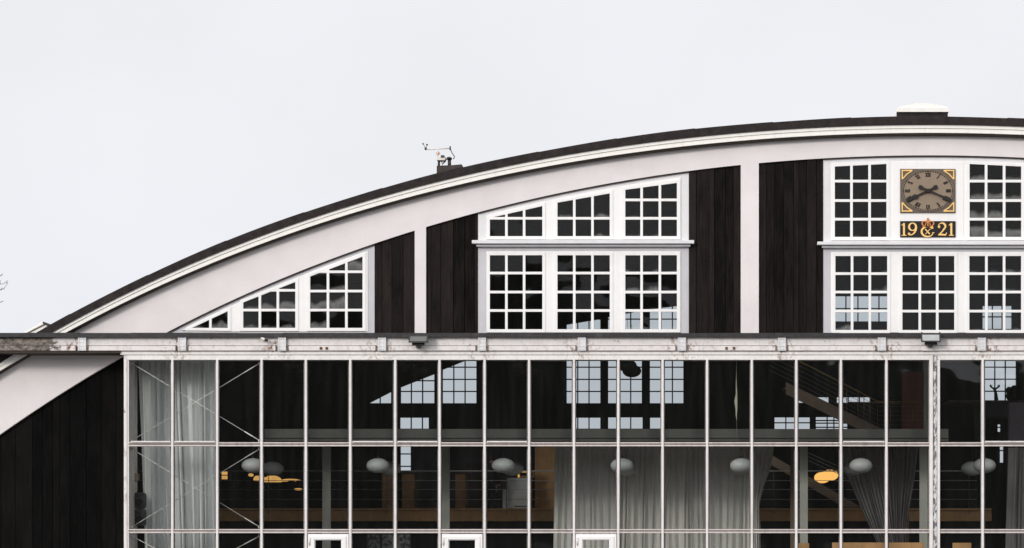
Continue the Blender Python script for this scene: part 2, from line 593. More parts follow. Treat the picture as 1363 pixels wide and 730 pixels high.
def boards(x0, x1, top, bot, Y, mat, w=13.0, seed=0, name='timber_panel'):
    rnd = random.Random(seed)
    mb = MB()
    # backing sheet
    n = max(2, int((x1 - x0) / 20))
    xsb = [x0 + (x1 - x0) * i / n for i in range(n + 1)]
    mb.band(top, bot, xsb, Y + .03, Y + .06)
    x = x0
    while x < x1 - .5:
        bw = w * rnd.choice((.55, .8, 1.0, 1.15, 1.3))
        e = min(x + bw, x1)
        if x1 - e < w * .3:
            e = x1
        g = rnd.choice((.25, .3, .5))
        y = Y - rnd.random() * .012 - (.016 if rnd.random() < .4 else 0)
        mid = [x + g, (x + e) / 2, e - g]
        mb.band(top, bot, mid, y, Y + .035)
        x = e
    return mb.build(name, mat, hangar)


low = lambda x: 445.5
tuck = lambda x: inner(x) - 5
k = 0
for x0, x1 in ((498.2, 552.5), (566.5, 636.5), (916.4, 986.5), (1009.5, 1096), (1374, 1464.5), (1487.5, 2150)):
    k += 1
    boards(x0, x1, tuck, low, .06, M['timber'], 13, k)
for x0, x1 in ((552, 567), (986, 1010), (1464, 1488)):
    MB().band(lambda x: inner(x) + .02 if x else 0, low, [x0, (x0 + x1) / 2, x1], -.02, .16).build('wall_post', M['plaster'], hangar)
# black boarded walls beside the glazing, under the arch
boards(xs_i[0], 166, tuck, lambda x: GROUND, .10, M['blackboard'], 17, 40, 'black_boarded_wall')
boards(2309, xs_i[-1], tuck, lambda x: GROUND, .10, M['blackboard'], 17, 41, 'black_boarded_wall')

# ------------------------------------------------------------------ gable windows


def clip(poly, ax, lim, keep_less):
    out = []
    n = len(poly)
    ins = lambda p: (p[ax] <= lim) if keep_less else (p[ax] >= lim)
    for i in range(n):
        a, b = poly[i], poly[(i + 1) % n]
        if ins(a):
            out.append(a)
        if ins(a) != ins(b):
            t = (lim - a[ax]) / (b[ax] - a[ax])
            out.append((a[0] + (b[0] - a[0]) * t, a[1] + (b[1] - a[1]) * t))
    return out


def area(p):
    return .5 * sum(p[i][0] * p[(i + 1) % len(p)][1] - p[(i + 1) % len(p)][0] * p[i][1] for i in range(len(p)))


def offset(poly, d):
    """grow a convex polygon by d pixels, mitre limited"""
    if area(poly) < 0:
        poly = poly[::-1]
    n = len(poly)
    lines = []
    for i in range(n):
        a, b = poly[i], poly[(i + 1) % n]
        dx, dy = b[0] - a[0], b[1] - a[1]
        l = math.hypot(dx, dy)
        nx, ny = dy / l, -dx / l
        lines.append((nx, ny, nx * a[0] + ny * a[1] + d))
    out = []
    for i in range(n):
        a, b = lines[i - 1], lines[i]
        det = a[0] * b[1] - a[1] * b[0]
        x = (a[2] * b[1] - a[1] * b[2]) / det
        y = (a[0] * b[2] - a[2] * b[0]) / det
        v = (x - poly[i][0], y - poly[i][1])
        l = math.hypot(*v)
        if l > 3.2 * abs(d):     # blunt very sharp corners
            x, y = poly[i][0] + v[0] / l * 3.2 * abs(d), poly[i][1] + v[1] / l * 3.2 * abs(d)
        out.append((x, y))
    return out


rb = random.Random(77)


def window(poly, xm, ym, bloom=0.0, border=4.3, mw=1.7):  # bloom: strength of the painted reflection in the panes
    """one sash: white frame and glazing bars in one mesh, its glass as a sub-part"""
    if area(poly) < 0:
        poly = poly[::-1]
    xs = [min(p[0] for p in poly)] + sorted(xm) + [max(p[0] for p in poly)]
    ys = [min(p[1] for p in poly)] + sorted(ym) + [max(p[1] for p in poly)]
    cells, panes = [], []
    for i in range(len(xs) - 1):
        for j in range(len(ys) - 1):
            c = poly
            g = poly
            for ax, lim, less, first in ((0, xs[i], False, i == 0), (0, xs[i + 1], True, i == len(xs) - 2),
                                         (1, ys[j], False, j == 0), (1, ys[j + 1], True, j == len(ys) - 2)):
                if len(c) >= 3:
                    c = clip(c, ax, lim + (0 if first else (-mw if less else mw)), less)
                if len(g) >= 3:
                    g = clip(g, ax, lim, less)
            if len(c) >= 3 and abs(area(c)) > 6:
                cells.append(c)
            if len(g) >= 3 and abs(area(g)) > 1:
                panes.append(g)
    o = MB().prism(offset(poly, border), cells, .018, .085).build('gable_window', M['white'], hangar, .004)
    gm = MB()
    glints, uvs = [], []
    for g in panes:
        pts = [P(x, y, .052) for x, y in g]
        lo, hi = min(p.z for p in pts), max(p.z for p in pts)
        l, r = min(p.x for p in pts), max(p.x for p in pts)
        tl, tz = rb.uniform(-.004, .004), rb.uniform(-.004, .004)
        vs = [Vector((p.x, p.y + tl * (p.x - l) / .5 + tz * (p.z - lo) / .5, p.z)) for p in pts]
        gm.add(vs, [tuple(range(len(vs)))])
        glints.append(max(0, bloom * rb.uniform(.15, 1.45) - (1.0 if rb.random() < .2 else 0)) if bloom else 0.0)
        uvs.append([((p.x - l) / max(1e-6, r - l), (p.z - lo) / .5) for p in pts])
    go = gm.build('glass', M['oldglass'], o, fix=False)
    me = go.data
    at = me.attributes.new('bloom', 'FLOAT', 'FACE')  # painted reflection, per pane
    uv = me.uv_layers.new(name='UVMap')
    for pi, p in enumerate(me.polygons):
        at.data[pi].value = glints[pi]
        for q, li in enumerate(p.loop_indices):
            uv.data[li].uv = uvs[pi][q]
    return o


def casing(outer, holes, Y0, Y1, mat, name='window_casing', bev=.004):
    return MB().prism(outer, holes, Y0, Y1).build(name, mat, hangar, bev)


def curve_pts(x0, x1, off, n=14):
    return [(x0 + (x1 - x0) * i / n, inner(x0 + (x1 - x0) * i / n) + off) for i in range(n + 1)]


for x0, x1 in ((226, 498.4), (636.3, 916.4), (1096, 1374.6)):  # the rib's shade over the window heads, drawn as thin dark strips
    MB().band(lambda x: inner(x) - 2, lambda x: inner(x) + 1.7, [x0 + (x1 - x0) * i / 16 for i in range(17)], .004, .07).build('rib_shade', M['soffit'], hangar)
# set 1: three sashes climbing under the arch
A_ = [(255.5, 436.7), (303, 436.7), (303, 414.5)]
B_ = [(323.7, 436.7), (393, 436.7), (393, 375.5), (323.7, 402.8)]
C_ = [(412.8, 436.7), (482.5, 436.7), (482.5, 341.8), (412.8, 368.2)]
zone1 = [(246, 441.6)] + curve_pts(248, 489.5, 6.5) + [(489.5, 441.6)]
casing([(222, 444.5)] + curve_pts(226, 498.6, -4) + [(498.6, 444.5)], [zone1], .062, .14, M['grey'])
casing(zone1, [offset(A_, 1.5), offset(B_, 1.5), offset(C_, 1.5)], .040, .12, M['white'])
window(A_, [280], [], .35)
window(B_, [345.8, 369.8], [386.7, 413], .42)
window(C_, [436.5, 461], [362, 387.7, 413], .5)

# set 2: upper and lower triples with a ledge between
up2 = [([(652, 314.6), (721.8, 314.6), (721.8, 274.5), (652, 290.3)], [674, 697.6], [290.8], 0),
       ([(742, 314.6), (811.6, 314.6), (811.6, 257.6), (742, 270)], [764.4, 788.6], [290.8], .12),
       ([(832.3, 314.6), (901, 314.6), (901, 243.6), (832.3, 252.8)], [854, 878.3], [266.3, 290.8], .08)]
lo2 = [([(x0, 438.5), (x1, 438.5), (x1, 340), (x0, 340)], xm, [363.7, 389, 413.6], b) for x0, x1, xm, b in
       ((652, 721.8, [674, 697.6], 0), (742, 811.6, [764.4, 788.6], 0), (832.3, 901, [854, 878.3], .22))]
z2u = [(647.4, 319.2)] + curve_pts(647.4, 906.5, 6.5) + [(906.5, 319.2)]
casing([(636, 320.6)] + curve_pts(636, 917, -4) + [(917, 320.6)], [z2u], .062, .14, M['casing'])
casing(z2u, [offset(w[0], 1.5) for w in up2], .040, .12, M['white'])
z2l = [(647.4, 334.6), (906.2, 334.6), (906.2, 442.6), (647.4, 442.6)]
casing([(636, 323), (917, 323), (917, 444.5), (636, 444.5)], [z2l], .062, .14, M['grey'])
casing(z2l, [offset(w[0], 1.5) for w in lo2], .040, .12, M['white'])
for w in up2 + lo2:
    window(*w)
MB().pbox(628, 924, 319.8, 324.4, -.16, .16).build('window_ledge', M['casing'], hangar, .012)
MB().pbox(634, 919, 325.2, 328.4, -.06, .06).build('window_ledge', M['grey'], hangar, .008)

# set 3: the middle bay with the clock
mir = lambda pl: [(2 * 1235.3 - x, y) for x, y in pl]
uL = [(1111.2, 315.6), (1180, 315.6), (1180, 218.4), (1111.2, 221.8)]
up3 = [(uL, [1133.4, 1157.5], [241.3, 267.2, 292], .05),
       (mir(uL), [1312.6, 1336.6], [241.3, 267.2, 292], .5)]
lo3 = [([(x0, 439.5), (x1, 439.5), (x1, 341), (x0, 341)], xm, [364.5, 389, 414.4], b) for x0, x1, xm, b in
       ((1112, 1181, [1134.2, 1157.8], .25), (1201.2, 1270.3, [1224.4, 1247.6], 0), (1290.3, 1359.3, [1313, 1336.6], .15))]
z3u = [(1106, 320.5)] + curve_pts(1106, 1364.6, 7) + [(1364.6, 320.5)]
casing([(1095.6, 322.4)] + curve_pts(1095.6, 1375, -4) + [(1375, 322.4)], [z3u], .062, .14, M['casing'])
casing(z3u, [offset(w[0], 1.5) for w in up3], .040, .12, M['white'])
z3l = [(1106, 335.6), (1364.6, 335.6), (1364.6, 442.8), (1106, 442.8)]
casing([(1095.6, 324.5), (1375, 324.5), (1375, 444.5), (1095.6, 444.5)], [z3l], .062, .14, M['grey'])
casing(z3l, [offset(w[0], 1.5) for w in lo3], .040, .12, M['white'])
for w in up3 + lo3:
    window(*w)
MB().pbox(1088, 1382.5, 321.8, 326, -.16, .16).build('window_ledge', M['casing'], hangar, .012)
MB().pbox(1094, 1376.5, 326.8, 330, -.06, .06).build('window_ledge', M['grey'], hangar, .008)
# raised middle panel that carries the clock
casing([(1188, 320), (1188, 216), (1282.5, 216), (1282.5, 320)], [], .026, .06, M['white'], 'clock_panel')

# ------------------------------------------------------------------ rail beam across the front
XL, XR = -340.0, 2814.0
beam = MB().pbox(XL, XR, 448.6, 467.0, -.90, .02).build('rail_beam', M['beam'], hangar)
fl = MB()
x = XL
while x < XR:           # lead flashing in lapped lengths
    e = min(x + random.uniform(58, 92), XR)
    fl.pbox(x, e + .6, 443.4 + random.uniform(-.3, .3), 446.0, -1.02 - random.uniform(0, .01), .055)
    fl.pbox(x, e - .35, 445.2, 448.8 + random.uniform(-.25, .25), -1.03 - random.uniform(0, .012), -.89)
    x = e
fl.build('flashing', M['flashing'], beam)
hang = [109 + 133.1 * i for i in range(-3, 21)]
for i, hx in enumerate(hang):
    nx = hang[i + 1] if i + 1 < len(hang) else XR
    MB().pbox(hx + 8.5, nx - 8.5, 460.6, 466.9, -.955, -.895).build('lip_board', M['lip'], beam, .006)
    MB().pbox(hx + 8.0, nx - 8.0, 460.0, 460.7, -.905, -.89).build('panel_joint', M['gap'], beam)
    if -40 < hx < 1420:
        pl = MB().pbox(hx - 4.2, hx + 4.2, 449, 467, -.985, -.895)
        pl.pbox(hx - 5.2, hx - 4.0, 449, 467, -1.005, -.985 + .04)
        pl.pbox(hx + 4.0, hx + 5.2, 449, 467, -1.005, -.985 + .04)
        for dx in (-2, 2):
            for dy in (451.4, 456, 460.9, 465):
                pl.pbox(hx + dx - .7, hx + dx + .7, dy - .6, dy + .6, -1.005, -.98)
        pl.build('hanger_plate', M['plate'], beam, .003)
        for dx in (-8.2, 8.2):
            MB().pbox(hx + dx - .45, hx + dx + .45, 459.6, 466.8, -.965, -.895).build('lip_joint', M['rust' if (i * 7 + dx) % 3 else 'bolt'], beam)
for hx in (427, 434.6, 967, 977):
    MB().pbox(hx - 1.6, hx + 1.6, 462, 465.4, -.99, -.95).build('rusty_stud', M['rust'], beam, .01)
MB().pbox(1227.5, 1247.5, 461.4, 467.0, -.972, -.95).build('repair_plate', M['rail'], beam)
# rust line, and shade painted as a dark strip under the free left end
MB().pbox(160, XR, 466.9, 468.0, -.893, -.80).build('rust_line', M['rustline'], beam)
MB().pbox(XL, 160, 467.0, 470.2, -.93, .0).build('underside_shade', M['soffit'], beam)

# ------------------------------------------------------------------ glazed front under the beam
YG = -.78
gw = MB()
gw.pbox(160, 2314, 467.9, 472.4, -.885, -.30)
gw.pbox(169, 2305, 473.0, 479.2, -.865, -.40)
glaz = gw.build('glazed_wall', M['rail'], hangar, .006)
MB().pbox(166, 2308, 472.2, 473.2, -.84, -.5).build('shadow_joint', M['gap'], glaz)
# end post and side return
MB().pbox(164.8, 168.8, 473.2, GROUND, -.86, .09).build('end_post', M['peel2'], glaz, .004)
MB().pbox(169.4, 171.4, 479.2, GROUND, -.84, -.62).build('end_frame', M['steel'], glaz)
MULL = [229.2, 288.9, 348, 407, 466.2, 526, 585, 645, 704.2, 764, 823, 882, 941.3, 1000.8, 1060, 1119.4, 1180, 1308.2, 1367, 1426.5]
ROWS = [(479.2, 589.6), (593.6, 705.2), (709.2, GROUND - 3)]
for mx in MULL:
    mb = MB().pbox(mx - 1.65, mx + 1.65, 479.2, GROUND, -.885, -.80)
    mb.pbox(mx - 1.2, mx + 1.2, 479.2, GROUND, -.80, -.66)
    mb.build('mullion', M['steel'], glaz, .016)
    MB().pbox(mx - 3.0, mx + 3.0, 479.2, GROUND, -.66, -.60).build('rebate', M['rebate'], glaz)
for yt in (589.0, 704.6):
    tb = MB()
    tb.pbox(171, 1237, yt + 1.9, yt + 2.9, -.81, -.66)
    tb.pbox(171, 1237, yt - .1, yt + 1.6, -.855, -.62)
    tb.pbox(171, 1237, yt + 3.2, yt + 5.2, -.862, -.62)
    tb.build('transom', M['transom'], glaz)
    tb = MB()
    tb.pbox(1250, 2305, yt + 1.9, yt + 2.9, -.81, -.66)
    tb.pbox(1250, 2305, yt - .1, yt + 1.6, -.855, -.62)
    tb.pbox(1250, 2305, yt + 3.2, yt + 5.2, -.862, -.62)
    tb.build('transom', M['transom'], glaz)
    for a, b in ((171, 1237), (1250, 2305)):
        MB().pbox(a, b, yt + 1.5, yt + 3.3, -.843, -.80).build('transom_gap', M['steel_dark'], glaz)
MB().pbox(165, 2309, GROUND - 4, GROUND, -.9, -.55).build('plinth', M['slab'], glaz)
# the thick double post with a weathered steel between
MB().pbox(1237.2, 1241.8, 473.4, GROUND, -.93, -.55).build('double_post', M['steel'], glaz, .006)
MB().pbox(1242.4, 1247.0, 472.6, GROUND, -.91, -.5).build('rusted_core', M['peel'], glaz)
MB().pbox(1247.6, 1251.2, 479.4, GROUND, -.90, -.55).build('double_post', M['steel'], glaz, .006)
edges = [171] + MULL[:17] + [1238] + [1250] + MULL[17:]
pairs = [(edges[i], edges[i + 1]) for i in range(len(edges) - 1) if edges[i + 1] - edges[i] > 20]
rp = random.Random(5)
DOORS = {410: 0, 588: 0, 766: 0}
for (a, b) in pairs:
    for r, (y0, y1) in enumerate(ROWS):
        p0, p1 = P(a + .5, y1, YG), P(b - .5, y0, YG)
        t1, t2 = rp.uniform(-.004, .004), rp.uniform(-.006, .006)
        g = MB().add([(p0.x, YG + t1, p0.z), (p1.x, YG - t1, p0.z), (p1.x, YG - t1 + t2, p1.z), (p0.x, YG + t1 + t2, p1.z)], [(0, 1, 2, 3)])
        g.build('glazing_pane', M['glass'], glaz)
    # thin sill lips in some panes
    if rp.random() < .4:
        MB().pbox(a + 3, b - 3, 587.2, 589, -.90, -.80).build('pane_sill', M['steel'], glaz)
a, b = P(1426, GROUND, YG), P(2306, 479.2, YG)
far_glz = MB().add([(a.x, YG, a.z), (b.x, YG, a.z), (b.x, YG, b.z), (a.x, YG, b.z)], [(0, 1, 2, 3)])
far_glz.build('glazing_run', M['glass'], glaz)
for i in range(1, 15):
    MB().pbox(1426 + 59.3 * i - 2.1, 1426 + 59.3 * i + 2.1, 479.2, GROUND, -.875, -.62).build('mullion', M['steel'], glaz)
# white opening lights / doors whose heads show at the foot of the picture
for x0, x1 in ((409.8, 464), (588, 642.2), (766.4, 820.6)):
    d = MB().prism([(x0, 711), (x1, 711), (x1, GROUND - 4), (x0, GROUND - 4)],
                   [[(x0 + 9.6, 719.4), (x1 - 10, 719.4), (x1 - 10, GROUND - 14), (x0 + 9.6, GROUND - 14)]], -.90, -.80)
    do = d.build('glass_door', M['white'], hangar, .008)
    MB().prism([(x0 + 3.4, 714.2), (x1 - 3.4, 714.2), (x1 - 3.4, GROUND - 5), (x0 + 3.4, GROUND - 5)],
               [[(x0 + 8.4, 718.4), (x1 - 8.8, 718.4), (x1 - 8.8, GROUND - 13), (x0 + 8.4, GROUND - 13)]], -.925, -.88).build('door_leaf', M['white'], do, .006)
    MB().tube([P(x0 + 2.2, 716, -.93), P(x0 + 2.2, 726, -.93)], .022, 8).build('hinge', M['plate'], do)
    MB().tube([P(x1 - 5, 766, -.93), P(x1 - 5, 766, -.98), P(x1 - 11, 766, -.98)], .015, 8).build('handle', M['plate'], do)
# diagonal brace rods in the three left-hand bays
for y0, y1 in ((483.5, 587.0), (597.5, 702.0), (713.5, GROUND - 6)):
    for (xa, ya, xb, yb) in ((175, y0, 346, y1), (175, y1, 346, y0)):
        Yr = -.52 if ya < yb else -.49
        q = MB().tube([P(xa, ya, Yr), P(xb, yb, Yr)], .010, 7)
        q.ellipsoid(P(xb, yb, Yr), .055, .04, .05, 10, 8)
        q.ellipsoid(P(xa, ya, Yr), .05, .04, .05, 10, 8)
        pa, pb = P(xb, yb, Yr), P(xa, ya, Yr)
        q.tube([pa, pa + (pb - pa) * .12], .016, 7)
        q.build('brace_rod', M['rod'], glaz)

# ------------------------------------------------------------------ the hall behind the glass
YB = 36.0
k = (D + YB) / D


def back(poly):
    return poly          # photo pixels already measured at the rear wall plane


rear_open = []


def rear_window(poly, xm, ym, mw=.8):
    xs = [min(p[0] for p in poly)] + sorted(xm) + [max(p[0] for p in poly)]
    ys = [min(p[1] for p in poly)] + sorted(ym) + [max(p[1] for p in poly)]
    cells = []
    pl = poly if area(poly) > 0 else poly[::-1]
    for i in range(len(xs) - 1):
        for j in range(len(ys) - 1):
            c = pl
            for ax, lim, less, first in ((0, xs[i], False, i == 0), (0, xs[i + 1], True, i == len(xs) - 2),
                                         (1, ys[j], False, j == 0), (1, ys[j + 1], True, j == len(ys) - 2)):
                if len(c) >= 3:
                    c = clip(c, ax, lim + (0 if first else (-mw if less else mw)), less)
            if len(c) >= 3 and abs(area(c)) > 1.5:
                cells.append(c)
    rear_open.append(pl)
    o = MB().prism(offset(pl, 1.0), cells, YB - .06, YB - .01).build('rear_window', M['inner'], hangar)
    pts = [P(x, y, YB - .03) for x, y in pl]
    MB().add(pts, [tuple(range(len(pts)))]).build('glass', M['rearglass'], o)


def rect(x0, x1, y0, y1):
    return [(x0, y0), (x1, y0), (x1, y1), (x0, y1)]


# climbing set on the left
rear_window([(490.5, 536.9), (520.5, 536.9), (520.5, 521.4)], [506], [])
rear_window([(533, 536.9), (578, 536.9), (578, 497.8), (533, 515.5)], [547.5, 562.5], [521.3, 507])
rear_window([(588.8, 536.9), (634, 536.9), (634, 474), (588.8, 492)], [604, 619], [521.3, 505.2, 489])
# middle-left triple, upper (seen through the gable windows) and lower
for x0, x1, xm, t0, t1 in ((754, 799, [769, 784], 432, 424.5), (809.3, 854.2, [824.5, 839.5], 422, 413), (865, 909.5, [880, 895], 411.5, 406)):
    rear_window([(x0, 455), (x1, 455), (x1, t1), (x0, t0)], xm, [440, 425])
    rear_window(rect(x0, x1, 470, 536.9), xm, [489, 505.2, 521.3])
# the bay behind the clock
rear_window(rect(1110, 1183, 394, 428), [1126, 1142, 1158, 1170], [411])
for x0, x1, xm in ((1058, 1103, [1073, 1088]), (1114, 1159, [1129, 1144])):
    rear_window(rect(x0, x1, 505, 536.4), xm, [521.3])
rear_window(rect(1310.2, 1352.8, 474, 533), [1324.2, 1338.2], [489, 505, 521])
rear_window(rect(1308, 1347, 407, 438), [1321, 1334], [422])
# low lights under the gallery line
rear_window(rect(532.2, 570.6, 556, 576), [547.3, 562.2], [571.5])
rear_window(rect(766, 799, 556, 576), [769, 784], [571.5])
rear_window(rect(809.3, 855.2, 555.6, 576), [824.5, 839.5], [571.5])
rear_window(rect(865.2, 879, 556, 576), [], [571.5])
rear_window(rect(1031, 1078, 555.6, 576), [1046, 1061], [563])
rear_window(rect(1086, 1128, 555.2, 576), [1101, 1110], [560, 563.5, 569])
rear_window(rect(532.6, 546.6, 593, 629), [], [604.5, 621])
rear_window(rect(1331, 1336, 592, 616), [], [600])
rear_window(rect(1328, 1332, 565, 575), [], [569])
# rear wall: arch silhouette with the openings cut out
kk = D / (D + YB)


def at_rear(x, y):       # front-plane pixel -> rear-plane pixel of the same section
    return VX + (x - VX) * kk, VY + (y - VY) * kk


xsr = [x for x in span(roof_bot, 60)]
outer_r = [at_rear(x, roof_bot(x) - 3) for x in xsr]
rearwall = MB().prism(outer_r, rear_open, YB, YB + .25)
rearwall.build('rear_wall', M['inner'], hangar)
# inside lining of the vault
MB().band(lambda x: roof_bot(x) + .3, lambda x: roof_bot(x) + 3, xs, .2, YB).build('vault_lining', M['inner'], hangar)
a, b = P(xs[0], GROUND, 0), P(xs[-1], GROUND, 0)
MB().box(a.x, b.x, -.3, YB, -.2, .02).build('hall_floor', M['floor'], hangar)
# arched trusses under the vault
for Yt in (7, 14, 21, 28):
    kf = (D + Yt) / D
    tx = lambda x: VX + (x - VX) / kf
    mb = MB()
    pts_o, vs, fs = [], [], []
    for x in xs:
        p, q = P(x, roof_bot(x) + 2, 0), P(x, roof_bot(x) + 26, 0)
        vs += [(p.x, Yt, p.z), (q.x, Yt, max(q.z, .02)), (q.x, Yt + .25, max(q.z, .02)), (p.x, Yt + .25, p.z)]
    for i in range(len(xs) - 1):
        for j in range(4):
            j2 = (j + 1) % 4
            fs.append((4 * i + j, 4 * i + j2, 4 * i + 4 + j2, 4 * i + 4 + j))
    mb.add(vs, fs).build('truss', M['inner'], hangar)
# gallery behind the glass: slab with a pale edge
slab = MB().pbox(352, 1262.5, 571.2, 583.4, 1.0, 6.0).build('gallery_slab', M['slab'], hangar, .01)
MB().pbox(352, 1262.5, 583.8, 587.4, 1.06, 1.4).build('slab_nosing', M['slab'], slab)
for x0, x1, Yc in ((429, 440, 5.2), (588, 598.5, 5.2), (1064.5, 1075.2, 3.4), (1203.5, 1210, 5.2), (1224, 1234.8, 3.4), (1052, 1058.5, 5.4)):
    cb = MB()
    w = x1 - x0
    cb.pbox(x0, x1, 584, GROUND, Yc, Yc + .08)
    cb.pbox(x0 + w * .36, x1 - w * .36, 584, GROUND, Yc + .08, Yc + .3)
    cb.pbox(x0, x1, 584, GROUND, Yc + .3, Yc + .38)
    cb.build('inner_post', M['postgrey'] if x0 not in (1052, 1203.5) else M['stair'], hangar)
# raised platform with an oak edge
plat = MB().pbox(180, 1320, 680, 694, 9.0, 22.0).build('platform', M['oak'], hangar, .01)
MB().pbox(180, 1320, 676.8, 679.6, 8.9, 9.2).build('platform_nosing', M['oak'], plat)
MB().pbox(180, 1320, 694.4, 760, 9.6, 9.8).build('platform_skirt', M['inner'], plat)
# partitions
MB().pbox(549, 740, 590.5, 678, 19.0, 19.2).build('partition', M['purple'], hangar)
MB().pbox(621, 641, 617, 678, 18.9, 19.0).build('partition_door', M['darkwood'], hangar)
MB().pbox(712, 800, 590.5, 678, 12.0, 12.2).build('oak_partition', M['oak'], hangar)
MB().pbox(704.5, 712, 590.5, 678, 12.4, 12.7).build('dark_jamb', M['inner'], hangar)
for x0, x1, y0 in ((508.4, 526.4, 631), (534.8, 552, 630), (606, 619.4, 629.5)):
    MB().pbox(x0, x1, y0, 678, 13.0, 13.9).build('oak_pier', M['oak'], hangar, .01)
MB().pbox(530, 700, 626.5, 630.2, 12.8, 14.1).build('oak_pier_beam', M['purple'], hangar)
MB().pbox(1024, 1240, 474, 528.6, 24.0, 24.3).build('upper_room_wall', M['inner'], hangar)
MB().pbox(1200.5, 1229.5, 496, 574, 12.0, 12.2).build('red_panel_wall', M['redwall'], hangar)
MB().pbox(1229.6, 1236.5, 474, 574, 11.9, 12.3).build('panel_jamb', M['postgrey'], hangar)
MB().pbox(1343.5, 1364, 536, 590, 9.0, 9.4).build('grey_bulkhead', M['purple'], hangar)
MB().pbox(1262, 1420, 533, 536, 15.6, 17.6).build('balcony_floor', M['purple'], hangar)
MB().pbox(1312, 1343, 536.2, 556, 16.0, 16.2).build('balcony_front', M['purple'], hangar)

# staircase
st = thing('staircase', P(1050, 584, 8), 'brown timber staircase sloping down to the right behind the glass, with brass handrails', 'staircase')
a, b = P(1020, 488, 8), P(1176, 574, 8)
def slope(y0, y1, w, name, mat, Ya=8.0):
    mb = MB()
    p0, p1 = P(y0[0], y0[1], Ya), P(y1[0], y1[1], Ya)
    h = L(w, Ya)
    vs = []
    for p in (p0, p1):
        for dz in (-h / 2, h / 2):
            for dy in (0, .12):
                vs.append((p.x, Ya + dy, p.z + dz))
    mb.add(vs, [(0, 1, 3, 2), (4, 6, 7, 5), (0, 4, 5, 1), (2, 3, 7, 6), (0, 2, 6, 4), (1, 5, 7, 3)])
    return mb.build(name, mat, st, .01)
slope((1046, 516.7), (1176, 580), 16, 'stringer', M['stair'])
slope((1046, 516.7), (1176, 580), 12, 'stringer', M['stair'], 9.3)
tr = MB()
for i in range(15):
    t = (i + .5) / 15
    p = P(1046 + 130 * t, 515 + 63 * t, 8.1)
    tr.box(p.x - .16, p.x + .16, 8.06, 9.35, p.z - .02, p.z + .02)
tr.build('tread', M['stair'], st)
for Ya in (8.02, 9.4):
    h0, h1, h2 = P(1076, 487, Ya), P(1169, 535, Ya), P(1230, 535.4, Ya)
    MB().tube([P(1024, 462, Ya), h0, h1, h2], .024, 8).build('handrail', M['brass'], st)
    MB().tube([P(1128, 535.8, Ya), P(1172, 536.2, Ya), P(1200, 537.6, Ya)], .018, 6).build('handrail', M['brass'], st)
    for i in range(5):
        d = 6 + i * 6.2
        MB().tube([P(1024, 462 + d, Ya), P(1076, 487 + d, Ya), P(1169, 535 + d, Ya), P(1230, 535.4 + d, Ya)], .006, 5).build('guard_wire', M['cable'], st)
    for px in (1127, 1142, 1150, 1158, 1168, 1185, 1215):
        yt = 535 if px > 1169 else 487 + (px - 1076) * 48 / 93
        MB().tube([P(px, yt, Ya), P(px, min(yt + 38, 572), Ya)], .012, 6).build('baluster', M['brass'], st)
# flight that continues below the gallery
ls = thing('lower_staircase', P(1030, 690, 10), 'dim timber stair flight continuing below the gallery behind the lit lamp', 'staircase')
for Ya in (10.0, 11.2):
    mb = MB()
    vs = []
    for (x, y) in ((1026, 612), (1150, 684)):
        p = P(x, y, Ya)
        for dz in (-.16, .16):
            for dy in (0, .1):
                vs.append((p.x, Ya + dy, p.z + dz))
    mb.add(vs, [(0, 1, 3, 2), (4, 6, 7, 5), (0, 4, 5, 1), (2, 3, 7, 6), (0, 2, 6, 4), (1, 5, 7, 3)])
    mb.build('stringer', M['stair'], ls)
mb = MB()
for i in range(13):
    t = (i + .5) / 13
    p = P(1026 + 124 * t, 611 + 72 * t, 10.1)
    mb.box(p.x - .15, p.x + .15, 10.05, 11.25, p.z - .02, p.z + .02)
mb.build('tread', M['stair'], ls)
for i in range(3):
    MB().tube([P(1060, 596 + 5 * i, 10), P(1118, 622 + 5 * i, 10), P(1150, 645 + 5 * i, 10)], .01, 5).build('guard_wire', M['cable'], ls)

# guard rail of steel wires in front of the platform
gr = thing('wire_guardrail', P(515, 677, 8.95), 'low guardrail of thin horizontal steel wires along the oak platform edge', 'railing')
for i, y in enumerate((627.2, 640, 651.8, 665)):
    MB().tube([P(180, y, 8.95), P(1300, y, 8.95)], .020 if i == 0 else .009, 6).build('rail' if i == 0 else 'wire', M['railwire'], gr)
for px in (280, 357.5, 436, 515, 594, 674, 760, 850, 940, 1030, 1120, 1200, 1290):
    MB().tube([P(px, 627, 8.95), P(px, 684, 8.95)], .011, 6).build('post', M['cable'], gr)

# ------------------------------------------------------------------ curtains


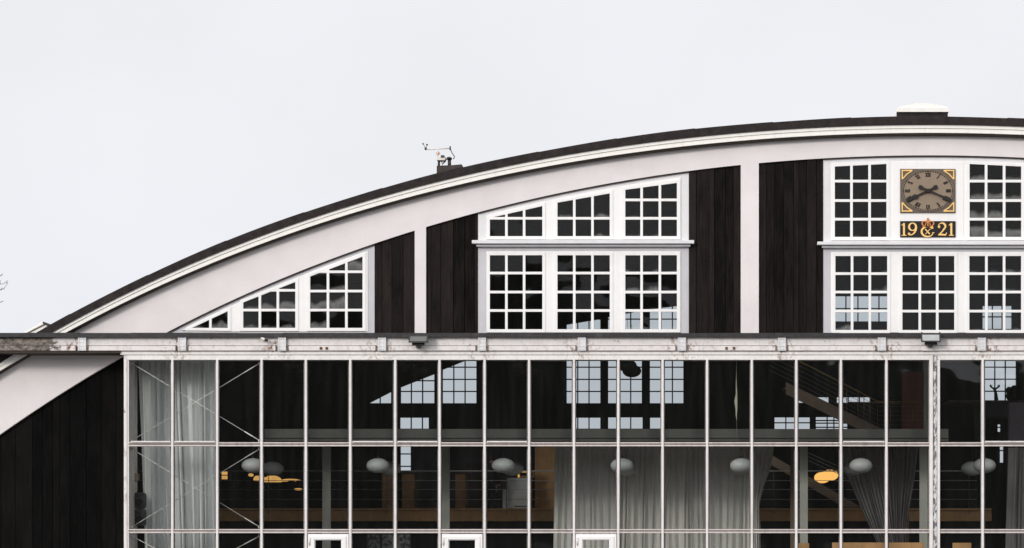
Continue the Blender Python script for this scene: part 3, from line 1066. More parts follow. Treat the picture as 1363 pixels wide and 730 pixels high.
def curtain(name, edge_l, edge_r, y0, y1, Y, folds, amp, mat, label, seed, group=None, nv=26):
    rnd = random.Random(seed)
    nu = folds * 10
    # uneven fold widths
    ph, acc = [], 0.0
    ws = [rnd.uniform(.5, 1.6) for _ in range(folds)]
    tot = sum(ws)
    us, phs, amps = [], [], []
    for i, w in enumerate(ws):
        a_ = rnd.uniform(.45, 1.25)
        for j in range(10):
            us.append((acc + w * j / 10) / tot)
            phs.append(2 * math.pi * (i + j / 10))
            amps.append(a_)
        acc += w
    us.append(1.0); phs.append(2 * math.pi * folds); amps.append(amps[-1])
    vs, fs = [], []
    n = len(us)
    drift = [rnd.uniform(-1, 1) for _ in range(6)]
    for r in range(nv + 1):
        v = r / nv
        py = y0 + (y1 - y0) * v
        l, rr = edge_l(py), edge_r(py)
        for i, u in enumerate(us):
            sway = .012 * math.sin(3.1 * v + 7 * u + drift[0]) + .010 * math.sin(9 * u + 5 * v + drift[1])
            px = l + (rr - l) * min(1, max(0, u + sway * math.sin(math.pi * u)))
            pinch = .45 + .55 * min(1, v * 7)
            y = Y + amp * amps[i] * pinch * (math.sin(phs[i]) + .35 * math.sin(2.3 * phs[i] + 2 * v + drift[2])) + .05 * math.sin(4 * v + 5 * u)
            p = P(px, py, Y)
            vs.append((p.x, y, p.z))
    for r in range(nv):
        for i in range(n - 1):
            fs.append((r * n + i, r * n + i + 1, (r + 1) * n + i + 1, (r + 1) * n + i))
    t = thing(name, P((edge_l(y1) + edge_r(y1)) / 2, y1, Y), label, 'curtain', group)
    MB().add(vs, fs, True).build('cloth', mat, t, fix=False)
    return t


def lin(*pts):
    def f(y):
        for (ya, xa), (yb, xb) in zip(pts, pts[1:]):
            if y <= yb:
                return xa + (xb - xa) * max(0, (y - ya)) / (yb - ya)
        return pts[-1][1]
    return f


G2 = 'curtains hanging behind the glazed front'
c = curtain('curtain', lin((478, 184), (600, 188), (830, 196)), lin((478, 290), (600, 291), (830, 292.5)), 478, GROUND - 3, .75, 11, .12,
            M['curtain'], 'tall pale curtain filling the braced bays at the left end of the glazing', 3, G2, 34)
MB().tube([P(176, 477.4, .75), P(300, 477.4, .75)], .02, 6).build('curtain_rail', M['wire'], c)
c = curtain('curtain', lin((592, 738.5), (830, 735)), lin((592, 884), (830, 881)), 592.5, GROUND - 3, 5.6, 18, .09,
            M['curtain2'], 'long grey curtain right of the oak wall, directly above the third white glass door', 11, G2)
MB().tube([P(737, 592, 5.6), P(884, 592, 5.6)], .02, 6).build('curtain_rail', M['wire'], c)
c = curtain('curtain', lin((592, 885), (830, 883)), lin((592, 1001), (830, 1000)), 592.5, GROUND - 3, 5.7, 14, .09,
            M['curtain2'], 'long grey curtain in the middle of the run, between two similar curtains', 12, G2)
MB().tube([P(885, 592, 5.7), P(1001, 592, 5.7)], .02, 6).build('curtain_rail', M['wire'], c)
c = curtain('curtain', lin((592, 996), (650, 1001), (830, 1000)), lin((592, 1030), (615, 1028), (650, 1016), (672, 1011), (700, 1012), (830, 1014)), 592.5, GROUND - 3, 5.5, 5, .12,
            M['curtain2'], 'narrow grey curtain swept inward at its edge, at the right end of the grey run', 13, G2)
MB().tube([P(996, 592, 5.5), P(1032, 592, 5.5)], .02, 6).build('curtain_rail', M['wire'], c)
c = curtain('curtain', lin((595, 1112), (650, 1134), (722, 1167), (830, 1185)), lin((595, 1222), (640, 1217), (700, 1207), (830, 1200)), 595.5, GROUND - 3, 4.6, 18, .09,
            M['sheer'], 'dark sheer curtain gathered diagonally beside the thick double post', 14, G2)
MB().tube([P(1110, 595, 4.6), P(1224, 595, 4.6)], .02, 6).build('curtain_rail', M['wire'], c)
c = curtain('curtain', lin((595, 1342), (830, 1336)), lin((595, 1420), (830, 1420)), 595.5, GROUND - 3, 5.8, 8, .08,
            M['sheer'], 'dark curtain at the right picture edge beyond the double post', 15, G2)
MB().tube([P(1340, 595, 5.8), P(1420, 595, 5.8)], .02, 6).build('curtain_rail', M['wire'], c)

# ------------------------------------------------------------------ pendant lamps


def make_lamp(p, rx, rz, cord, mat, label, group):
    t = thing('pendant_lamp', p, label, 'pendant lamp', group)
    MB().ellipsoid(p, rx, rx * .9, rz).build('lamp_shade', mat, t)
    MB().tube([p + Vector((0, 0, rz * .98)), p + Vector((0, 0, rz + .05))], .035, 8).build('lamp_cap', M['wire'], t)
    MB().tube([p + Vector((0, 0, rz + .04)), p + Vector((0, 0, rz + cord))], .006, 5).build('cord', M['wire'], t)
    return t


where = ['hanging above the amber lights', 'beside the narrow bright window strip',
         'above the white cabinet', 'before the leftmost grey curtain', 'before the right part of the grey curtains',
         'before the dark sheer curtain', 'just right of the thick double post']
GL = 'oval white pendant lamps in pairs'
first = None
for wh, px, qx in zip(where, (337, 503, 670, 828, 987, 1146, 1310.5), (363, 519, 682, 832, 985.5, 1136.5, 1294)):
    p, q = P(px, 620, 1.6), P(qx, 624, 4.7)
    if first is None:
        first = make_lamp(p, L(15.4, 1.6), L(9.9, 1.6), .55, M['lamp'], 'x', GL)
        a = first
    else:
        a = copy_tree(first, p)
    a['label'] = 'front lamp of the white oval pair ' + wh
    b = copy_tree(first, q)
    b['label'] = 'rear lamp of the white oval pair ' + wh
for px, py, w in ((1104.5, 632.8, 'right, front'), (1094.5, 636, 'left, rear')):
    Yl = 14 if px > 1100 else 16
    make_lamp(P(px, py, Yl), L(11.3 if px > 1100 else 10.8, Yl), L(7.4, Yl), 1.2, M['lamplit'],
              f'{w} lamp of the glowing amber oval pair left of the dark sheer curtain', 'glowing oval pendant lamps')
for i, (px, w) in enumerate(((385, 'behind the bay right of the braced bays'), (540, 'near the stepped rear window'), (690, 'left of the rear window triple'),
                             (835, 'in front of the rear window triple'))):
    for j, (dx, dy, Yl) in enumerate(((0, 487, 9.5), (6 if i == 3 else 16, 494, 11.0))):
        make_lamp(P(px + dx, dy, Yl), L(12.6, Yl), L(8.6, Yl), 1.3, M['darkplastic'] if i == 3 else M['speaker'],
                  ('upper' if j == 0 else 'lower') + ' dark unlit globe lamp hanging high ' + w, 'dark globe lamps hanging high')

# amber glow deep in the hall
ab = thing('bar_counter', P(350, 690, 20), 'dark bar counter in the depth of the hall below the amber lights', 'counter')
MB().pbox(292, 470, 648, 679, 20.0, 20.8).build('counter_body', M['inner'], ab, .02)
MB().pbox(380, 470, 643, 646.5, 19.8, 21.0).build('counter_top', M['inner'], ab)
mb = MB()
for x, y, r in ((330, 646, 9), (379, 646, 8), (388, 645, 9), (349, 646, 6), (399, 644, 8), (318, 645, 8), (353, 634, 2.6), (372, 632, 4)):
    mb.ellipsoid(P(x, y, 20.2), L(r, 20), .2, L(r * .55, 20), 14, 8)
mb.build('bar_clutter', M['inner'], ab)
for i, (x, y, rx, rz, lo_, lab) in enumerate(((334, 632.5, 3.2, 2.2, -1, 'smallest amber lamp at the upper left of the amber group'),
                                              (342.5, 638.5, 5, 5.2, -.35, 'short amber lamp left of the broad one in the amber group'),
                                              (362, 641, 13.5, 8.0, -.12, 'broadest amber lamp in the middle of the amber group above the bar'),
                                              (387, 640.5, 14, 3.0, -.2, 'long low amber lamp at the right of the amber group above the bar'),
                                              (397, 651.5, 5.5, 1.4, -.9, 'thin amber lamp below the others at the right of the bar'))):
    YA = 21.5 if y < 650 else 19.6
    t = thing('amber_lamp', P(x, y, YA), lab, 'lamp', 'amber lamps above the bar')
    MB().ellipsoid(P(x, y, YA), L(rx, YA), .25, L(rz, YA), 24, 10, lo_, .93).build('lamp_shade', M['amber'], t)
    MB().tube([P(x, y, YA), P(x, 585, YA)], .008, 5).build('cord', M['wire'], t)
t = thing('amber_lightbox', P(299, 638, 21), 'small square amber lit box with a crossbar just right of the pale left curtain', 'light box')
MB().pbox(294, 303, 627.5, 638.4, 21.0, 21.3).build('lit_face', M['amber'], t)
MB().pbox(293, 304, 632.2, 633.4, 20.95, 21.0).build('crossbar', M['wire'], t)
MB().prism(rect(292.6, 304.4, 626, 640), [rect(294.4, 302.8, 627.8, 638.2)], 20.9, 21.35).build('box_frame', M['wire'], t)

# cabinet, brass tray lamp, person on the platform
cab = thing('white_cabinet', P(690, 677, 11), 'white stepped cabinet with a black base slot standing on the platform', 'cabinet')
MB().pbox(669, 706, 652, 678, 11.0, 11.8).build('lower_case', M['cabinet'], cab, .01)
MB().pbox(675, 706, 636.4, 651.8, 11.1, 11.8).build('upper_case', M['cabinet'], cab, .01)
MB().pbox(685, 704, 673.6, 674.8, 10.98, 11.02).build('base_slot', M['wire'], cab)
tr_ = thing('brass_tray_lamp', P(699, 636, 11.4), 'small gold glowing tray lamp on top of the white cabinet', 'lamp')
MB().prism(rect(688.6, 711, 626.5, 635.8), [rect(690.4, 709, 629.4, 633.6)], 11.3, 11.6).build('tray_frame', M['brass'], tr_, .01)
MB().pbox(694, 702, 627.4, 629.0, 11.2, 11.3).build('lit_strip', M['amber'], tr_)
MB().tube([P(690.4, 635.8, 11.25), P(690.4, 629, 11.25)], .03, 6).build('lit_stem', M['amber'], tr_)

# person in a dark jacket (seen from behind, one arm bent)
YP = 10.4
zf = P(650, 679.8, YP).z
px0 = P(655, 700, YP).x


def person(loc):
    t = thing('person', loc, 'person in a dark navy jacket standing at the left of the white cabinet', 'person')
    sx = 1.12
    J = dict(pel=(0, 0, .95), waist=(0, .01, 1.12), chest=(.01, .02, 1.32), neck=(.02, 0, 1.50), head0=(.03, -.02, 1.60), head1=(.03, -.02, 1.72),
             lsh=(-.19, .02, 1.42), lel=(-.25, .05, 1.13), lwr=(-.22, -.04, .88), lha=(-.215, -.06, .78),
             rsh=(.21, .02, 1.42), rel=(.33, .08, 1.17), rwr=(.36, -.16, 1.08), rha=(.37, -.26, 1.08),
             lhip=(-.10, 0, .90), lkn=(-.11, -.02, .50), lan=(-.12, .02, .09), lto=(-.13, -.14, .04),
             rhip=(.10, 0, .90), rkn=(.11, -.02, .50), ran=(.12, .02, .09), rto=(.13, -.14, .04))
    Rr = dict(pel=.155, waist=.15, chest=.175, neck=.062, head0=.09, head1=.095, lsh=.085, lel=.06, lwr=.045, lha=.04, rsh=.085, rel=.06,
              rwr=.045, rha=.04, lhip=.105, lkn=.075, lan=.05, lto=.045, rhip=.105, rkn=.075, ran=.05, rto=.045)
    E = [('pel', 'waist'), ('waist', 'chest'), ('chest', 'neck'), ('neck', 'head0'), ('head0', 'head1'), ('chest', 'lsh'), ('lsh', 'lel'), ('lel', 'lwr'),
         ('lwr', 'lha'), ('chest', 'rsh'), ('rsh', 'rel'), ('rel', 'rwr'), ('rwr', 'rha'), ('pel', 'lhip'), ('lhip', 'lkn'), ('lkn', 'lan'), ('lan', 'lto'),
         ('pel', 'rhip'), ('rhip', 'rkn'), ('rkn', 'ran'), ('ran', 'rto')]
    names = list(J)
    me = bpy.data.meshes.new('body')
    me.from_pydata([Vector((J[n][0] * sx, J[n][1], J[n][2])) for n in names], [(names.index(a), names.index(b)) for a, b in E], [])
    o = bpy.data.objects.new('body', me)
    COL.objects.link(o)
    o.modifiers.new('Skin', 'SKIN')
    for i, n in enumerate(names):
        r = Rr[n]
        me.skin_vertices[0].data[i].radius = (r, r)
        me.skin_vertices[0].data[i].use_root = (n == 'pel')
    sb = o.modifiers.new('Sub', 'SUBSURF')
    sb.levels = sb.render_levels = 2
    dg = bpy.context.evaluated_depsgraph_get()
    nm = bpy.data.meshes.new_from_object(o.evaluated_get(dg))
    o.modifiers.clear()
    o.data = nm
    for p in nm.polygons:
        p.use_smooth = True
    nm.materials.clear()
    for m in (M['navy'], M['skin']):
        nm.materials.append(m)
    for p in nm.polygons:
        if p.center.z > 1.535 or (p.center.z < .86 and p.center.z > .6 and p.center.x < -.18) or (p.center.y < -.19 and p.center.x > .3):
            p.material_index = 1
    o.parent = t
    h = MB().ellipsoid(Vector(loc) + Vector((.03, .015, 1.69)), .115, .115, .125, 16, 10, -.35, 1)
    h.build('hair', M['hair'], t)
    f = MB()
    hp = Vector(loc) + Vector((.034, -.02, 1.665))
    f.ellipsoid(hp + Vector((0, -.105, -.01)), .014, .02, .022, 8, 6)
    f.build('nose', M['skin'], t)
    fg = MB()
    for k_, dx in enumerate((-.03, -.01, .01, .03)):
        q = Vector(loc) + Vector((.37 * sx + dx, -.28, 1.09))
        fg.tube([q, q + Vector((0, -.05, -.01)), q + Vector((.005, -.075 - .01 * (k_ in (1, 2)), -.035))], .009, 6)
    q = Vector(loc) + Vector((.37 * sx - .04, -.25, 1.09))
    fg.tube([q, q + Vector((-.03, -.03, .01)), q + Vector((-.035, -.06, 0))], .010, 6)
    fg.build('fingers', M['skin'], t)
    return t


pr = person((px0, YP, zf))
pr.rotation_euler.z = R(150)

# loudspeakers behind the left-hand glass
for i, (y0, y1, lab) in enumerate(((655.5, 677, 'upper of two dark rounded loudspeakers at the left end of the glazing'),
                                   (678, 700, 'lower of two dark rounded loudspeakers at the left end of the glazing'))):
    t = thing('loudspeaker', P(184, y1, .1), lab, 'loudspeaker', 'stacked loudspeakers')
    MB().pbox(177.2, 191.5, y0, y1, .1, .5).build('speaker_box', M['speaker'], t, .07)
    mb = MB().disc(P(184.5, (y0 + y1) / 2 + 3, .06), L(4.6), L(5.2), .085, .11, 20)
    mb.build('cone', M['inner'], t)
    MB().disc(P(183.5, y0 + 5, .06), L(2.3), L(2.0), .085, .11, 16).build('tweeter', M['wire'], t)
# pole the speakers hang on
t = thing('speaker_pole', P(175.5, GROUND, .3), 'thin dark upright pole beside the loudspeakers and pale curtain', 'pole')
MB().tube([P(180.5, GROUND, .62), P(180.5, 480, .62)], .05, 10).build('shaft', M['postgrey'], t)
MB().box(P(174, 0, .62).x, P(187, 0, .62).x, .45, .8, .02, .06).build('base_plate', M['postgrey'], t)
MB().pbox(176.5, 183, 630, 640, .5, .75).build('junction_box', M['stair'], t, .01)

# panels at the foot, drawn in place of rear windows onto trees
for x0, x1, lab in ((489, 505.5, 'leftmost leafy grey panel standing in for a rear window, below the platform'),
                    (508.5, 524.5, 'middle, plainer grey panel standing in for a rear window, below the platform'),
                    (529, 545.5, 'rightmost dense-patterned grey panel standing in for a rear window, below the platform')):
    t = thing('window_stand_in', P((x0 + x1) / 2, GROUND, 8), lab, 'panel', 'stand-in window panels below the platform')
    MB().pbox(x0, x1, 711.5, 760, 7.8, 7.85).build('view_face', M['print'], t)
    MB().prism(rect(x0 - 1, x1 + 1, 710.5, 761), [rect(x0, x1, 711.5, 760)], 7.78, 7.9).build('panel_frame', M['wire'], t)
    for xx in (x0 + 2, x1 - 2):
        MB().pbox(xx - .6, xx + .6, 761, GROUND, 7.8, 7.88, at=7.8).build('stand_leg', M['wire'], t)

# benches whose oak backs rise at the foot of the picture
for x0, x1, y0, lab in ((1107.6, 1229.5, 722.4, 'long oak bench back below the dark sheer curtain at the foot of the glazing'),
                        (1268, 1293, 722.8, 'short oak chair back right of the thick double post at the foot of the glazing'),
                        (1061, 1077, 723.2, 'narrow oak chair back in front of the pale inner post left of the long bench')):
    Yb = 1.9
    t = thing('oak_bench' if x1 - x0 > 60 else 'oak_chair', P((x0 + x1) / 2, GROUND, Yb), lab, 'bench' if x1 - x0 > 60 else 'chair')
    z0 = P(0, y0, Yb).z
    a, b = P(x0, 0, Yb).x, P(x1, 0, Yb).x
    MB().box(a, b, Yb, Yb + .05, z0 - .42, z0).build('backrest', M['oak'], t, .012)
    MB().box(a, b, Yb + .06, Yb + .55, .42, .48).build('seat', M['oak'], t, .01)
    for xx in (a + .02, b - .09):
        MB().box(xx, xx + .07, Yb + .051, Yb + .12, .02, z0 - .03).build('leg', M['oak'], t)
        MB().box(xx, xx + .07, Yb + .47, Yb + .54, .02, .42).build('leg', M['oak'], t)

# pale paper streamer hanging behind the glass
t = thing('paper_streamer', P(980, 560, .3), 'thin twisted pale green streamer hanging behind the upper glass', 'streamer')
pts = [(980.3, 480), (980.2, 497), (980.0, 512), (980.4, 524), (979.4, 534), (980.2, 545), (980.0, 553), (980.6, 559)]
wd = [.012, .02, .028, .04, .085, .05, .028, .01]
MB().ribbon([(P(x, y, .3).x, P(x, y, .3).z) for x, y in pts], wd, .29, .30).build('paper_strip', M['streamer'], t)
MB().tube([P(980.5, 558, .3), P(980.8, 588, .3)], .005, 5).build('thread', M['cable'], t)

# antlered ornament and bundle before the right-hand rear window
t = thing('antler_ornament', P(1325.5, 533, 16), 'dark antlered deer head ornament before the far-right rear window', 'ornament')
Yn = 16.0
mb = MB()
mb.tube([P(1326.5, 533, Yn), P(1325.5, 525, Yn), P(1324.3, 519, Yn)], L(2.6, Yn), 10, L(1.7, Yn))
mb.ellipsoid(P(1323.8, 518.4, Yn), L(2.2, Yn), .09, L(1.7, Yn), 12, 8)
mb.tube([P(1322.6, 518.2, Yn), P(1321, 516.6, Yn)], .03, 6, .015)
mb.build('head', M['wire'], t)
for s in (-1, 1):
    mb = MB()
    mb.tube([P(1324.2, 518, Yn), P(1324.2 + s * 3.2, 516.6, Yn), P(1324.2 + s * 5.8, 515, Yn), P(1324.2 + s * 5.4, 512, Yn)], .035, 6, .018)
    mb.tube([P(1324.2 + s * 4.6, 516, Yn), P(1324.2 + s * 3.7, 513, Yn)], .025, 6, .012)
    mb.tube([P(1324.2 + s * 5.7, 514.8, Yn), P(1324.2 + s * 7, 513, Yn)], .022, 6, .012)
    mb.build('antler', M['wire'], t)
t = thing('dark_bundle', P(1347, 536, 16.4), 'dark rounded bundle beside the antlered ornament, before the rear window', 'bundle')
mb = MB().ellipsoid(P(1348, 527, 16.4), L(9, 16.4), .45, L(9, 16.4), 20, 12)
mb.ellipsoid(P(1343, 520, 16.4), L(4.4, 16.4), .3, L(5, 16.4), 14, 10)
mb.ellipsoid(P(1350, 518, 16.4), L(5, 16.4), .3, L(5, 16.4), 14, 10)
mb.build('cloth_bundle', M['wire'], t)

# ------------------------------------------------------------------ clock
ck = thing('wall_clock', P(1235, 283.6, 0), 'taupe square wall clock with gold corner frames and black hands in the central bay', 'clock')
cc = P(1235.1, 254.4, 0)
RX, RZ = L(34.6), L(27.2)
MB().pbox(1198.2, 1271.8, 225.0, 283.6, -.010, .03).build('clock_board', M['board'], ck, .004)
MB().disc(cc, RX, RZ, -.022, -.008, 64).build('clock_face', M['face'], ck)
ring = [(cc.x + RX * 1.0 * math.cos(a), cc.z + RZ * 1.0 * math.sin(a)) for a in [2 * math.pi * i / 72 for i in range(72)]]
MB().ribbon(ring, .022, -.03, -.012, True).build('rim', M['board'], ck)
mt = MB()
for i in range(60):
    a = 2 * math.pi * i / 60
    q = (cc.x + RX * .945 * math.sin(a), cc.z + RZ * .945 * math.cos(a))
    s = .014 if i % 5 else .020
    mt.box(q[0] - s, q[0] + s, -.030, -.018, q[1] - s, q[1] + s)
mt.ribbon([(cc.x + RX * .945 * math.cos(a), cc.z + RZ * .945 * math.sin(a)) for a in [2 * math.pi * i / 72 for i in range(72)]], .008, -.026, -.018, True)
o = mt.build('minute_track', M['clockblack'], ck)
# gold corner triangles, drawn as open frames
for sx in (-1, 1):
    for sz in (-1, 1):
        X0, Z0 = cc.x + sx * L(34.2), cc.z + sz * L(27.0)
        a = (X0, Z0)
        b = (X0 - sx * L(13.4), Z0)
        c_ = (X0, Z0 - sz * L(11.6))
        m_ = (X0 - sx * L(5.9), Z0 - sz * L(5.0))
        mb = MB().ribbon([b, a, c_], .040, -.034, -.012)
        mb.ribbon([b, m_, c_], .030, -.033, -.011)
        mb.ribbon([(a[0], a[1] - sz * .018), (a[0], a[1] + sz * .018)], .04, -.0335, -.0115)
        mb.build('corner_ornament', M['gold'], ck)
ROM = ['XII', 'I', 'II', 'III', 'IIII', 'V', 'VI', 'VII', 'VIII', 'IX', 'X', 'XI']
for h, txt in enumerate(ROM):
    a = 2 * math.pi * h / 12
    rad = (math.sin(a), math.cos(a))
    tan = (math.cos(a), -math.sin(a))
    adv = {'I': .052, 'V': .10, 'X': .10}
    tot = sum(adv[ch] for ch in txt)
    cur = -tot / 2
    mb = MB()
    r0, r1 = .70, .87

    def uv(t, r):
        return (cc.x + RX * (rad[0] * r + tan[0] * t), cc.z + RZ * (rad[1] * r + tan[1] * t))
    for ch in txt:
        w = adv[ch]
        m_ = cur + w / 2
        if ch == 'I':
            mb.ribbon([uv(m_, r0), uv(m_, r1)], .026, -.034, -.018)
        elif ch == 'V':
            mb.ribbon([uv(m_ - w * .38, r1), uv(m_, r0)], .028, -.034, -.018)
            mb.ribbon([uv(m_ + w * .38, r1), uv(m_, r0)], .014, -.0335, -.018)
        else:
            mb.ribbon([uv(m_ - w * .38, r1), uv(m_ + w * .38, r0)], .028, -.034, -.018)
            mb.ribbon([uv(m_ + w * .38, r1), uv(m_ - w * .38, r0)], .014, -.0335, -.018)
        cur += w
    for r in (r0, r1):          # serif bars tie the strokes together
        mb.ribbon([uv(-tot / 2, r), uv(tot / 2, r)], .012, -.0332, -.018)
    mb.build('numeral', M['clockblack'], ck)


def hand(tip, y, ornate):
    dx, dz = tip
    u = lambda t, n=0.0: (cc.x + RX * dx * t - RZ * dz * n * .8, cc.z + RZ * dz * t + RX * dx * n * .8)
    mb = MB()
    mb.ribbon([u(-.42), u(-.30), u(-.22), u(0), u(.35), u(.55)], [.10, .12, .05, .065, .05, .04], y, y + .02)
    if ornate:
        lp = [(cc.x + RX * dx * .60 + .075 * math.cos(a), cc.z + RZ * dz * .60 + .05 * math.sin(a)) for a in [2 * math.pi * i / 16 for i in range(16)]]
        mb.ribbon(lp, .03, y - .002, y + .018, True)
        mb.ribbon([u(.5), u(.72), u(.74), u(1.0)], [.04, .045, .10, .085], y - .001, y + .019)
    else:
        mb.ribbon([u(.5), u(.70), u(.74), u(.94), u(1.03)], [.05, .06, .115, .11, .03], y - .001, y + .019)
    return mb


hand((-.835, -.50), -.075, True).build('hour_hand', M['clockblack'], ck)
hand((.86, -.47), -.10, False).build('minute_hand', M['clockblack'], ck)
MB().disc(cc, .06, .05, -.12, -.02, 20).build('hub', M['clockblack'], ck)

# ------------------------------------------------------------------ year board with royal cypher
yb = thing('year_board', P(1235, 316, 0), 'black board with gold numerals 1921 and a crowned monogram under the clock', 'sign')
MB().pbox(1198.2, 1271.9, 294.5, 316.0, -.010, .03).build('sign_board', M['black'], yb, .004)
F = lambda x, y: (P(x, y, -.02).x, P(x, y, -.02).z)


def stroke(segs, name='numeral', mat='gold'):
    mb = MB()
    for i, (pts, w) in enumerate(segs):
        mb.ribbon([F(*p) for p in pts], [L(x) for x in w] if isinstance(w, (list, tuple)) else L(w), -.034 - .0007 * i, -.008)
    return mb.build(name, M[mat], yb)


def arc(cx, cy, rx, ry, a0, a1, n=20):
    return [(cx + rx * math.cos(R(a0 + (a1 - a0) * i / n)), cy - ry * math.sin(R(a0 + (a1 - a0) * i / n))) for i in range(n + 1)]


def wave(n, lo, hi, peak=.5):
    return [lo + (hi - lo) * math.sin(math.pi * min(1, max(0, (i / n - peak) + .5))) for i in range(n + 1)]


def one(x):
    stroke([([(x, 297.4), (x, 313.8)], 2.5), ([(x + .6, 297.6), (x - 1.2, 299.2), (x - 3.4, 300.2)], [1.6, 1.6, .7]),
            ([(x - 3.3, 313.6), (x + 3.3, 313.6)], 1.0)])


one(1203.2)
n9 = arc(1214.6, 302.2, 4.6, 4.9, 0, 360, 28)
stroke([(n9, [1.1 + 1.5 * abs(math.cos(R(360 * i / 28))) for i in range(29)]),
        (arc(1211.4, 302.8, 8.0, 10.2, 6, -100, 14), [2.5, 2.5, 2.5, 2.5, 2.4, 2.3, 2.2, 2.0, 1.8, 1.6, 1.5, 1.4, 1.3, 1.3, 1.3]),
        (arc(1210.0, 311.6, 1.0, 1.0, 0, 330, 10), 1.4)])
stroke([(arc(1253.6, 301.6, 4.7, 4.4, 168, -35, 16), wave(16, 1.0, 2.6, .75)),
        ([(1257.2, 304.4), (1254.4, 308.2), (1249.6, 312.6)], [2.5, 1.7, 1.2]),
        ([(1248.8, 312.9), (1254, 312.5), (1258.6, 313.2), (1260.0, 309.8)], [1.5, 2.4, 1.9, .8]),
        (arc(1250.0, 302.2, 1.1, 1.1, 0, 330, 10), 1.4)])
one(1266.2)
# the monogram: a round C holding an X, curled at its ends
stroke([(arc(1234.8, 308.6, 8.2, 6.6, 40, 312, 26), [1.2] + [1.2 + 1.3 * math.sin(math.pi * i / 25) for i in range(26)]),
        (arc(1240.6, 303.6, 1.2, 1.2, -60, 250, 10), 1.1),
        ([(1240.2, 313.5), (1242.2, 310.2)], 1.2), ([(1240.6, 310.0), (1243.8, 310.0)], .8)], 'monogram')
stroke([([(1231.8, 305.6), (1237.6, 312.0)], 1.5), ([(1237.6, 305.6), (1231.8, 312.0)], .9),
        ([(1230.9, 305.5), (1232.7, 305.5)], .6), ([(1236.7, 305.5), (1238.5, 305.5)], .6)], 'monogram')
# crown
stroke([([(1228.0, 301.2), (1235, 302.2), (1242, 301.2)], 1.9),
        (arc(1230.7, 297.6, 3.6, 2.9, 230, 20, 12), 1.4), (arc(1239.3, 297.6, 3.6, 2.9, -50, 160, 12), 1.4),
        ([(1228.6, 300), (1227.0, 296.2)], 1.2), ([(1241.4, 300), (1243.0, 296.2)], 1.2),
        ([(1235, 301.6), (1235, 294.6)], 1.6), ([(1231.6, 300.4), (1232.4, 296.8)], 1.2), ([(1238.4, 300.4), (1237.6, 296.8)], 1.2),
        (arc(1235, 293.8, 1.2, 1.2, 0, 360, 12), 1.5),
        ([(1235, 293), (1235, 289.8)], .8), ([(1233.8, 291.2), (1236.2, 291.2)], .8)], 'crown', 'copper')

# ------------------------------------------------------------------ fittings on the beam


def floodlight(x0, x1, y0, y1, mat, label):
    c = (x0 + x1) / 2
    t = thing('floodlight', P(c, y1 + 5, -1.1), label, 'floodlight', 'floodlights on the beam')
    # tilted lamp head: face leans downwards
    a, b = P(x0, y1, -1.36), P(x1, y0, -1.26)
    mb = MB()
    vs = []
    for (f, Yt, Yb) in ((0, -1.26, -1.36), (1, -1.10, -1.14)):
        g = .0 if f == 0 else .03
        vs += [(a.x + g, Yb, a.z + g * .5), (b.x - g, Yb, a.z + g * .5), (b.x - g, Yt, b.z - g * .3), (a.x + g, Yt, b.z - g * .3)]
    mb.add(vs, [(0, 1, 2, 3), (7, 6, 5, 4), (0, 4, 5, 1), (1, 5, 6, 2), (2, 6, 7, 3), (3, 7, 4, 0)])
    mb.build('lamp_head', M['floodbody'], t, .012)
    i = .042
    h = b.z - a.z
    fr = i / h
    MB().add([(a.x + i, -1.367 + .1 * fr, a.z + i), (b.x - i, -1.367 + .1 * fr, a.z + i), (b.x - i, -1.267 - .1 * fr, b.z - i), (a.x + i, -1.267 - .1 * fr, b.z - i)],
             [(0, 1, 2, 3)]).build('lens', mat, t)
    mb = MB()
    p = P(c, y1 + 1.5, -1.15)
    mb.box(p.x - .17, p.x + .17, -1.22, -1.08, p.z - .05, p.z + .05)
    mb.box(p.x - .06, p.x + .06, -1.18, -.90, p.z - .10, p.z - .02)
    mb.tube([p + Vector((0, 0, -.06)), p + Vector((0, -.0, -.13))], .03, 8)
    mb.build('bracket', M['floodbody'], t, .006)
    for dx in (-.25, .25):
        p = P(c, y0, -1.2) + Vector((dx, 0, .012))
        MB().box(p.x - .02, p.x + .02, -1.22, -1.16, p.z - .02, p.z + .02).build('clip', M['floodbody'], t)


floodlight(543.6, 570.2, 446.2, 456.4, M['floodglass'], 'dark grey floodlight on the beam below the narrow left wall post')
floodlight(1226, 1252, 443.9, 455.6, M['floodglass2'], 'black floodlight with a pale lens on the beam above the double post')

t = thing('security_camera', P(351.5, 452, -1.0), 'tiny cream security camera with a dark end on the beam below the left windows', 'camera')
MB().tube([P(348, 450.6, -1.0), P(353.5, 452.4, -1.1)], .035, 10).build('camera_body', M['plastic'], t)
MB().tube([P(353.2, 452.3, -1.1), P(355.2, 453.2, -1.13)], .045, 10).build('lens_hood', M['darkplastic'], t)
MB().tube([P(350, 451, -1.02), P(350.5, 452.6, -.89)], .018, 6).build('arm', M['plastic'], t)
p = P(350.5, 452.6, -.895)
MB().box(p.x - .04, p.x + .04, -.93, -.895, p.z - .05, p.z + .05).build('base', M['plastic'], t)

